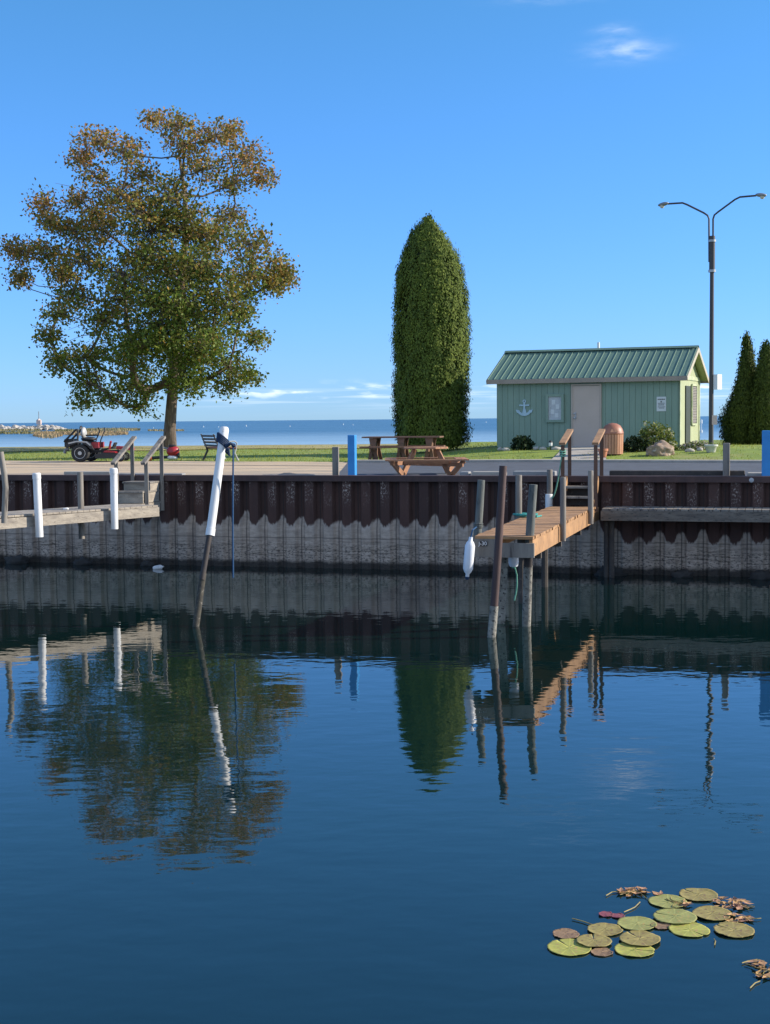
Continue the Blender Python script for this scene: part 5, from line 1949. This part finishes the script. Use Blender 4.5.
def column_tree(name, lab, base, prof, n, size, tufts, lean=(0, 0), seed=0.0, dark=1.0):
    """dense conifer: prof = [(z, r_left, r_right)] in metres above the base; sprays on a lumpy shell over a solid inner mass"""
    root = thing(name, lab, 'tree', base)
    zs_ = np.array([p[0] for p in prof])
    rl = np.array([p[1] for p in prof])
    rr = np.array([p[2] for p in prof])

    def rad(z, a):
        l_, r_ = np.interp(z, zs_, rl), np.interp(z, zs_, rr)
        wgt = 0.5 + 0.5 * math.cos(a)
        base_r = l_ * (1 - wgt) + r_ * wgt
        nz1 = mnoise.noise(Vector((math.cos(a) * 3.4 + seed, math.sin(a) * 3.4, z * 0.28)))
        nz2 = mnoise.noise(Vector((math.cos(a) * 5 + seed, math.sin(a) * 5, z * 1.3)))
        return base_r * (1 + 0.15 * nz1 + 0.09 * nz2)
    H = prof[-1][0]
    core = MB()
    nzs, na = 44, 40
    vs = []
    for i in range(nzs):
        z = prof[0][0] + (H * 0.985 - prof[0][0]) * i / (nzs - 1)
        for j in range(na):
            a = 2 * math.pi * j / na
            r_ = max(0.01, rad(z, a) * 0.86 - 0.02)
            vs.append((base.x + r_ * math.cos(a) + lean[0] * z, base.y + r_ * math.sin(a), base.z + z))
    fs = []
    for i in range(nzs - 1):
        for j in range(na):
            j2 = (j + 1) % na
            fs.append((i * na + j, i * na + j2, (i + 1) * na + j2, (i + 1) * na + j))
    fs.append(tuple(range(na))[::-1])
    core.add(vs, fs)
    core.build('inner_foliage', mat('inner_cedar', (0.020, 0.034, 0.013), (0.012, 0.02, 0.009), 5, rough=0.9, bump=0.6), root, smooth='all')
    cen, out, col, sz = [], [], [], []
    made = 0
    while made < tufts:
        z = random.uniform(prof[0][0], H)
        a = random.uniform(0, 2 * math.pi)
        r_ = rad(z, a)
        if random.random() > (r_ / max(rl.max(), rr.max())) ** 0.8 + 0.08:
            continue
        made += 1
        tr = random.uniform(0.88, 1.06) + (random.uniform(0, 0.08) if random.random() < 0.12 else 0)
        tone = random.random()
        c = Vector((base.x + r_ * tr * math.cos(a) + lean[0] * z, base.y + r_ * tr * math.sin(a), base.z + z))
        for _ in range(n):
            o_ = Vector((random.gauss(0, .055), random.gauss(0, .055), random.gauss(0, .10)))
            cen.append(tuple(c + o_))
            out.append((math.cos(a), math.sin(a), 0.25))
            k_ = random.random()
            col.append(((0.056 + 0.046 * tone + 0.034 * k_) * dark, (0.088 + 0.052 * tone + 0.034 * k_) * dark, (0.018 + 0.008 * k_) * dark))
            sz.append(random.uniform(0.6, 1.25) * size)
    leaf_object('crown', cen, sz, M_CEDAR, np.array(col), root, out=np.array(out), face_out=0.26, aspect=0.5)
    MB().tube([base - Vector((0, 0, 0.1)), base + Vector((0, 0, 1.2))], [0.16, 0.12], 10).build('trunk', M_BARK, root, smooth='all')
    return root


AY = 51.0
ab = at(432, 448, AY)
ab.z = gz(ab.x, ab.y)
kk = AY / FPX
pr = []
for (y, xl, xr) in ((445, 403, 464), (438, 397, 468), (428, 396, 468.5), (415, 395.5, 467), (395, 394.5, 469), (370, 394, 470), (345, 394, 469.5), (315, 393.8, 469), (290, 394.5, 467), (270, 396.5, 463), (250, 402, 458), (238, 407, 450), (228, 412, 443), (220, 418, 437), (213, 425, 430)):
    pr.append((at(432, y, AY).z - ab.z, (431 - xl) * kk, (xr - 431) * kk))
pr = [(z_ * 0.97, a_ * 0.92, c_ * 0.93) for z_, a_, c_ in pr]
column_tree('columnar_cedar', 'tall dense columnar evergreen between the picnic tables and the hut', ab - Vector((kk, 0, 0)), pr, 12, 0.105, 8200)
for x0, Yc, lab, seed, rows in ((745, 51.0, 'pointed dark cedar right of the street lamp, the left of two', 3.0,
                                 ((449, 735, 757), (443, 724, 764), (432, 721.5, 766), (420, 721, 766), (410, 724, 765), (400, 730, 763), (388, 734.5, 760), (375, 738, 757), (362, 740, 754), (350, 743, 752), (341, 746, 750), (335, 747.5, 749))),
                                ((766), 50.3, 'pointed dark cedar cut by the right edge of the photo', 7.0,
                                 ((449, 752, 780), (440, 746, 786), (425, 746, 786), (410, 749, 784), (395, 752, 780), (380, 755, 777), (365, 757, 774), (352, 760, 771), (345, 763, 768), (341, 765, 766.5)))):
    bs = at(x0, 448.5, Yc)
    bs.z = gz(bs.x, bs.y)
    k_ = Yc / FPX
    pr = [(max(0.05, at(x0, y, Yc).z - bs.z), (x0 - xl) * k_, (xr - x0) * k_) for y, xl, xr in rows]
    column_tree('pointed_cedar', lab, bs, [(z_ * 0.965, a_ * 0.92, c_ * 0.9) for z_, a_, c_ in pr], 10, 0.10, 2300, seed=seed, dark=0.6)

# ------------------------------------------------------------------ grass blades on the lawn
n = 15000
gx = rng.uniform(-17, 15, n)
gy = rng.uniform(0, 1, n)
cen, col, sz = [], [], []
for i in range(n):
    X = gx[i]
    Y = edge_y(X) + 0.08 + gy[i] ** 1.3 * (64 - edge_y(X))
    p = Vector((X, Y, gz(X, Y)))
    lx, ly = (p - H0).dot(HU), (p - H0).dot(HV)
    if -0.1 < lx < HL + 0.1 and -0.1 < ly < HD + 0.1:
        continue
    dxp = (p - pc).dot(HU)
    if abs(dxp - (ly + 0.1) * 0.0) < 0.75 and ly < 0 and X > 5:
        continue
    s_ = random.uniform(0.05, 0.10)
    cen.append((X, Y, p.z + s_ * 0.35))
    k_ = random.random()
    y_ = 0.4 + 0.6 * mnoise.noise(Vector((X * 0.3, Y * 0.3, 0)))
    col.append((0.20 + 0.08 * k_ + 0.08 * max(0, y_), 0.26 + 0.06 * k_, 0.045 + 0.01 * k_))
    sz.append(s_)
g_ = leaf_object('grass', cen, sz, M_GRASSB, np.array(col), up_bias=2.2, aspect=0.22, base=(0, 50, 1.8))
tag(g_, 'short green lawn grass growing between the quay drive and the lake', 'grass', kind='stuff')

# ------------------------------------------------------------------ lily pads
def pad_mat(name, c1, c2, c3):
    m = bpy.data.materials.new(name)
    m.use_nodes = True
    nt = m.node_tree
    N, L = nt.nodes.new, nt.links.new
    b = nt.nodes['Principled BSDF']
    b.inputs['Roughness'].default_value = 0.6
    b.inputs['Specular IOR Level'].default_value = 0.25
    tc = N('ShaderNodeTexCoord')
    sp = N('ShaderNodeSeparateXYZ')
    L(tc.outputs['Object'], sp.inputs[0])
    an = N('ShaderNodeMath')
    an.operation = 'ARCTAN2'
    L(sp.outputs[1], an.inputs[0])
    L(sp.outputs[0], an.inputs[1])
    mu = N('ShaderNodeMath')
    mu.operation = 'MULTIPLY'
    L(an.outputs[0], mu.inputs[0])
    mu.inputs[1].default_value = 9.0
    si = N('ShaderNodeMath')
    si.operation = 'COSINE'
    L(mu.outputs[0], si.inputs[0])
    mr = N('ShaderNodeMapRange')
    mr.inputs['From Min'].default_value = 0.86
    mr.inputs['From Max'].default_value = 1.0
    mr.inputs['To Max'].default_value = 0.4
    L(si.outputs[0], mr.inputs['Value'])

    def nz(sc, lo, hi):
        n_ = N('ShaderNodeTexNoise')
        n_.inputs['Scale'].default_value = sc
        n_.inputs['Detail'].default_value = 5
        L(tc.outputs['Object'], n_.inputs['Vector'])
        r_ = N('ShaderNodeMapRange')
        r_.inputs['From Min'].default_value = lo
        r_.inputs['From Max'].default_value = hi
        L(n_.outputs['Fac'], r_.inputs['Value'])
        return r_.outputs[0]

    def mixc(f_, a, c):
        x = N('ShaderNodeMix')
        x.data_type = 'RGBA'
        L(f_, x.inputs[0])
        for i, v_ in ((6, a), (7, c)):
            if isinstance(v_, tuple):
                x.inputs[i].default_value = (*v_, 1)
            else:
                L(v_, x.inputs[i])
        return x.outputs[2]
    c = mixc(nz(9, 0.35, 0.65), c1, c2)
    c = mixc(nz(38, 0.58, 0.68), c, c3)
    c = mixc(mr.outputs[0], c, tuple(min(1, v_ * 1.5) for v_ in c1))
    L(c, b.inputs['Base Color'])
    bp = N('ShaderNodeBump')
    bp.inputs['Strength'].default_value = 0.35
    bp.inputs['Distance'].default_value = 0.004
    n_ = N('ShaderNodeTexNoise')
    n_.inputs['Scale'].default_value = 45
    L(tc.outputs['Object'], n_.inputs['Vector'])
    L(n_.outputs['Fac'], bp.inputs['Height'])
    L(bp.outputs[0], b.inputs['Normal'])
    return m


P_YG = pad_mat('yellow_green_pad', (0.38, 0.37, 0.085), (0.30, 0.30, 0.075), (0.36, 0.25, 0.10))
P_GR = pad_mat('green_pad', (0.31, 0.31, 0.10), (0.25, 0.25, 0.08), (0.34, 0.26, 0.09))
P_OL = pad_mat('olive_pad', (0.31, 0.255, 0.085), (0.25, 0.20, 0.07), (0.18, 0.12, 0.06))
P_BR = pad_mat('brown_pad', (0.28, 0.18, 0.10), (0.21, 0.135, 0.08), (0.13, 0.08, 0.05))
P_PU = pad_mat('purple_pad', (0.24, 0.075, 0.09), (0.18, 0.055, 0.07), (0.28, 0.12, 0.09))
P_DE = pad_mat('withered_pad', (0.50, 0.30, 0.11), (0.33, 0.17, 0.12), (0.13, 0.075, 0.055))


def lily_pad(x, y, wpx, m, notch, lab, lift=0.0, ragged=0.03, sq=1.0):
    c = onz(x, y, 0.0)
    r_ = wpx / 2 * c.y / FPX
    n_ = 56
    vs = []
    seed = x * 0.37
    rings = (0.0, 0.35, 0.7, 0.92, 1.0)
    for q_ in rings:
        for k in range(n_ + 1):
            a = notch + R(2.2) + (2 * math.pi - R(4.4)) * k / n_
            w = 1 + ragged * mnoise.noise(Vector((math.cos(a) * 2 + seed, math.sin(a) * 2, 1.0))) + ragged * 0.7 * mnoise.noise(Vector((math.cos(a) * 7 + seed, math.sin(a) * 7, 4.0)))
            # rounded lobes at the notch
            en = min(k, n_ - k) / n_
            w *= 1 - 0.05 * math.exp(-(en / 0.015) ** 2)
            rr = r_ * q_ * w
            z = 0.006 + lift + 0.004 * q_ * mnoise.noise(Vector((math.cos(a) * 1.5 + seed, math.sin(a) * 1.5, q_))) + (0.006 if q_ > 0.95 else 0.0) * (0.5 + mnoise.noise(Vector((math.cos(a) * 1.2 + seed, math.sin(a) * 1.2, 9))))
            vs.append((c.x + rr * math.cos(a), c.y + rr * math.sin(a) * sq, max(z, 0.003 + lift)))
    fs = []
    st_ = n_ + 1
    for i in range(len(rings) - 1):
        for k in range(n_):
            fs.append((i * st_ + k, (i + 1) * st_ + k, (i + 1) * st_ + k + 1, i * st_ + k + 1))
    b_ = MB()
    b_.add(vs, fs)
    o = b_.build('lily_pad', m, base=(c.x, c.y, 0), smooth='all')
    so = o.modifiers.new('thickness', 'SOLIDIFY')
    so.thickness = 0.003
    so.offset = -1
    return tag(o, lab, 'lily pad', 'lily pads floating on the basin')


PADS = [
    (569.3, 948.3, 45, P_YG, 2.0, 'bright yellow green lily pad, leftmost and lowest of the patch', 0.0),
    (565.7, 934.5, 27, P_BR, 0.3, 'small brown lily pad just above the bright yellow green one', 0.0),
    (593.8, 942.8, 36, P_OL, 1.5, 'brownish olive lily pad overlapping the right rim of the bright yellow green one', 0.008),
    (601.6, 953.0, 22, P_BR, 0.4, 'little reddish brown lily pad right of the bright yellow green one', 0.0),
    (605.0, 930.3, 36, P_OL, 0.1, 'olive lily pad below the two small purple pads', 0.0),
    (606.0, 915.0, 14.5, P_PU, 3.0, 'tiny purple lily pad, the left of the purple pair', 0.0),
    (618.0, 916.6, 13.5, P_PU, 1.0, 'tiny purple lily pad, the right of the purple pair', 0.0),
    (637.0, 924.4, 40, P_GR, -0.6, 'green lily pad with a yellow mark right of the purple pair', 0.0),
    (639.5, 940.8, 42, P_OL, 2.0, 'olive lily pad lying on the rim of a yellow one below it', 0.009),
    (634.3, 950.3, 41, P_YG, -0.3, 'yellow lily pad half under an olive one, lowest in the middle of the patch', 0.0),
    (668.0, 902.3, 39, P_GR, 0.2, 'green lily pad between the withered top leaves and the topmost pad', 0.0),
    (698.3, 895.6, 39, P_OL, 2.2, 'olive lily pad farthest up the patch', 0.0),
    (712.3, 914.8, 40, P_OL, -0.6, 'olive lily pad with a pale midrib left of the withered orange leaves', 0.004),
    (675.0, 918.5, 44, P_GR, 2.6, 'large green lily pad in the centre of the patch with white specks', 0.008),
    (689.7, 930.6, 41, P_YG, -1.0, 'yellow green lily pad with a torn rim, lower right of the large central one', 0.0),
    (734.0, 931.4, 41, P_OL, 2.4, 'yellow and olive split lily pad at the right end of the patch', 0.004),
    (661.0, 926.5, 20, P_BR, 1.0, 'small brown lily pad tucked under the large central one', 0.0),
]
for (x, y, w, m, nt_, lab, lift) in PADS:
    lily_pad(x, y, w, m, nt_, lab, lift, ragged=0.05 if m in (P_YG, P_GR, P_OL) else 0.12)


def withered(x, y, wpx, hpx, lab, n_, seed, colfs):
    c = onz(x, y, 0.0)
    k = c.y / FPX
    root = thing('withered_lily', lab, 'dead leaves', c)
    b_ = MB()
    rnd = random.Random(seed)
    rx, ry = wpx / 2 * k, hpx / 2 * k / ((y - 417) / FPX)
    for i in range(n_):
        a = rnd.uniform(0, 2 * math.pi)
        q_ = rnd.uniform(0, 1) ** 0.5
        px, py = c.x + rx * q_ * math.cos(a), c.y + ry * q_ * math.sin(a)
        L_ = rnd.uniform(0.018, 0.05)
        th_ = rnd.uniform(0, 2 * math.pi)
        bend = rnd.uniform(0.0, 0.016)
        d = Vector((math.cos(th_), math.sin(th_), 0))
        e = Vector((-d.y, d.x, 0))
        w_ = L_ * rnd.uniform(0.35, 0.6)
        o_ = Vector((px, py, 0.003 + rnd.uniform(0, 0.008)))
        vs = [o_ - d * L_ + Vector((0, 0, bend)), o_ - d * L_ * .2 + e * w_ + Vector((0, 0, bend * rnd.uniform(0, 1))), o_ + d * L_ + Vector((0, 0, bend * rnd.uniform(-.1, 1))), o_ - d * L_ * .1 - e * w_ + Vector((0, 0, bend * 0.4)), o_]
        b_.add(vs, [(0, 4, 1), (1, 4, 2), (2, 4, 3), (3, 4, 0)])
    b_.build('curled_leaves', P_DE, root)
    s_ = MB()
    for i in range(4):
        a = rnd.uniform(0, 2 * math.pi)
        p = Vector((c.x, c.y, 0.01))
        pts = [p]
        for j in range(5):
            a += rnd.uniform(-0.7, 0.7)
            p = p + Vector((math.cos(a), math.sin(a), 0)) * 0.03
            pts.append(Vector((p.x, p.y, 0.006 + rnd.uniform(0, .006))))
        s_.tube(pts, 0.0024, 5)
    s_.build('stems', P_OL, root)
    return root


withered(640, 893.5, 46, 9, 'withered reddish lily leaves at the top left of the pad patch', 29, 3, None)
withered(731, 905, 36, 12, 'withered orange lily leaves at the upper right of the pad patch', 37, 4, None)
withered(738, 920, 26, 9, 'withered orange leaf curl between two olive pads at the right', 18, 5, None)
withered(685, 905, 14, 6, 'withered rusty scrap between the topmost pads', 8, 8, None)
withered(768, 972, 30, 24, 'clump of dead weed stems at the right edge of the water', 28, 6, None)
for pts_, lab in ((((572, 918.5), (582, 921), (592, 924.5)), 'bare lily stem left of the olive pad, pointing to the upper left'), (((606, 895.5), (612, 892), (622, 891)), 'bare lily stem at the top left of the withered leaves'),
                  (((624, 912), (631, 909), (635, 907), (640, 902)), 'thick pale lily stem between the purple pair and the withered leaves'), (((714, 939), (715.5, 941), (714.5, 945)), 'short curled pale stem below the right end pads'),
                  (((742, 963), (748, 961), (757, 959.5), (764, 961)), 'pale curved stem above the dead weed clump'), (((750, 988), (755, 983), (760, 981)), 'pale stem hanging below the dead weed clump')):
    P3 = [onz(x, y, 0.008) for x, y in pts_]
    tag(MB().tube(P3, 0.0034, 6).build('floating_strand', P_OL, base=P3[0]), lab, 'water weed', 'bare lily stems on the basin')

# ------------------------------------------------------------------ far shore: breakwater, tower, reeds, buoys
br = thing('stone_breakwater', 'low breakwater of pale boulders far off on the left of the lake', 'breakwater', at(30, 428, 560))
b = MB()
for i in range(330):
    x = random.uniform(-60, 68)
    taper = min(1.0, (70 - x) / 18.0)
    Y = 560 + random.uniform(-4, 4)
    p = onz(x, 430.2, 0)
    p = at(x, 430, Y)
    h = (1.9 * taper + 0.15) * (1 - abs(Y - 560) / 5.2)
    r_ = random.uniform(0.5, 1.1) * (0.5 + 0.5 * taper)
    b.blob((p.x, Y, max(0.1, h * random.uniform(0.4, 1.0))), (r_ * 1.3, r_, r_ * 0.8), 0.35, 1.6, 1, i * 0.7)
b.build('boulders', M_STONE, br)
tw = thing('beacon_tower', 'small beacon hut with a thin mast on the far breakwater', 'beacon', at(39, 424, 560))
q = at(39, 424.5, 560)
MB().box((q.x, q.y, q.z + 0.9), (1.7, 1.7, 1.6)).build('hut_body', M_METER, tw)
MB().lathe([(1.2, 1.6), (0.1, 2.4)], q, 4).build('hut_roof', M_METER, tw)
MB().tube([q + Vector((0, 0, 2.2)), (q.x, q.y, at(38.5, 411.5, 560).z)], 0.14, 6).build('mast', M_GREYM, tw)
cen, col, sz = [], [], []
for (x0, x1, yc, dy_, n_, hm, tone) in ((-30, 60, 433.5, 1.0, 1300, 0.9, 0), (34, 62, 436.0, 2.2, 1800, 1.1, 1), (60, 128, 434.5, 1.6, 2600, 1.0, 1), (85, 140, 430.5, 1.2, 1500, 1.1, 2), (148, 184, 431.0, 0.5, 500, 0.8, 2), (55, 90, 431.5, 0.8, 900, 1.0, 0), (-30, 40, 430.8, 0.6, 900, 1.2, 2)):
    for i in range(n_):
        x = random.uniform(x0, x1)
        u = (x - x0) / (x1 - x0)
        y = yc + random.gauss(0, dy_ * 0.5) * math.sin(math.pi * min(max(u, 0.05), 0.95))
        p = onz(x, y, 0)
        h = random.uniform(0.5, 1.0) * hm
        cen.append((p.x, p.y, h * 0.4))
        k_ = random.random()
        base_c = ((0.20, 0.18, 0.08), (0.36, 0.26, 0.14), (0.27, 0.23, 0.12))[tone]
        col.append(tuple(v_ * (0.75 + 0.5 * k_) for v_ in base_c))
        sz.append(h * 1.2)
rd = leaf_object('reed_bed', cen, sz, M_REED, np.array(col), up_bias=2.5, aspect=0.3, base=(-80, 350, 0))
tag(rd, 'tan and olive reed beds in the shallows on the left of the lake', 'reeds', kind='stuff')
by = None
for i, (x, y, r_) in enumerate(((120.5, 427.3, 0.22), (153.5, 427.2, 0.2), (203.5, 426.2, 0.26), (218.5, 426.4, 0.22), (246.3, 425.4, 0.30), (290, 425.6, 0.25), (343.3, 423.8, 0.25), (353, 424.2, 0.2), (486, 421.5, 0.22))):
    p = onz(x, y + 1.0, 0)
    if by is None:
        by = MB().lathe([(0.0, -0.3), (0.8, -0.2), (1.0, 0.3), (0.8, 0.9), (0.45, 1.4), (0.3, 2.6), (0.0, 2.8)], (0, 0, 0), 12).build('buoy', M_WHITE, local=True, smooth=True)
        o = by
    else:
        o = by.copy()
        COL.objects.link(o)
    o.location = (p.x, p.y, 0)
    sc2 = r_ * p.y / 620.0 * 0.85
    o.scale = (sc2, sc2, sc2)
    tag(o, 'small white marker buoy floating far out on the lake', 'buoy', 'marker buoys on the lake')
p = onz(701.5, 432.5, 0)
sb = thing('spar_buoy', 'thin pale marker pole in the lake between the hut and the street lamp', 'marker pole', p)
kq = p.y / FPX
MB().tube([(p.x, p.y, -0.5), (p.x, p.y, 13.0 * kq)], 0.28 * kq, 8).build('pole', M_WHITE, sb)
MB().tube([(p.x, p.y, 9.0 * kq), (p.x, p.y, 12.5 * kq)], 0.9 * kq, 8).build('top_float', M_WHITE, sb)
MB().tube([(p.x, p.y, 0), (p.x, p.y, 2.5 * kq)], 1.1 * kq, 8).build('float', M_WHITE, sb)
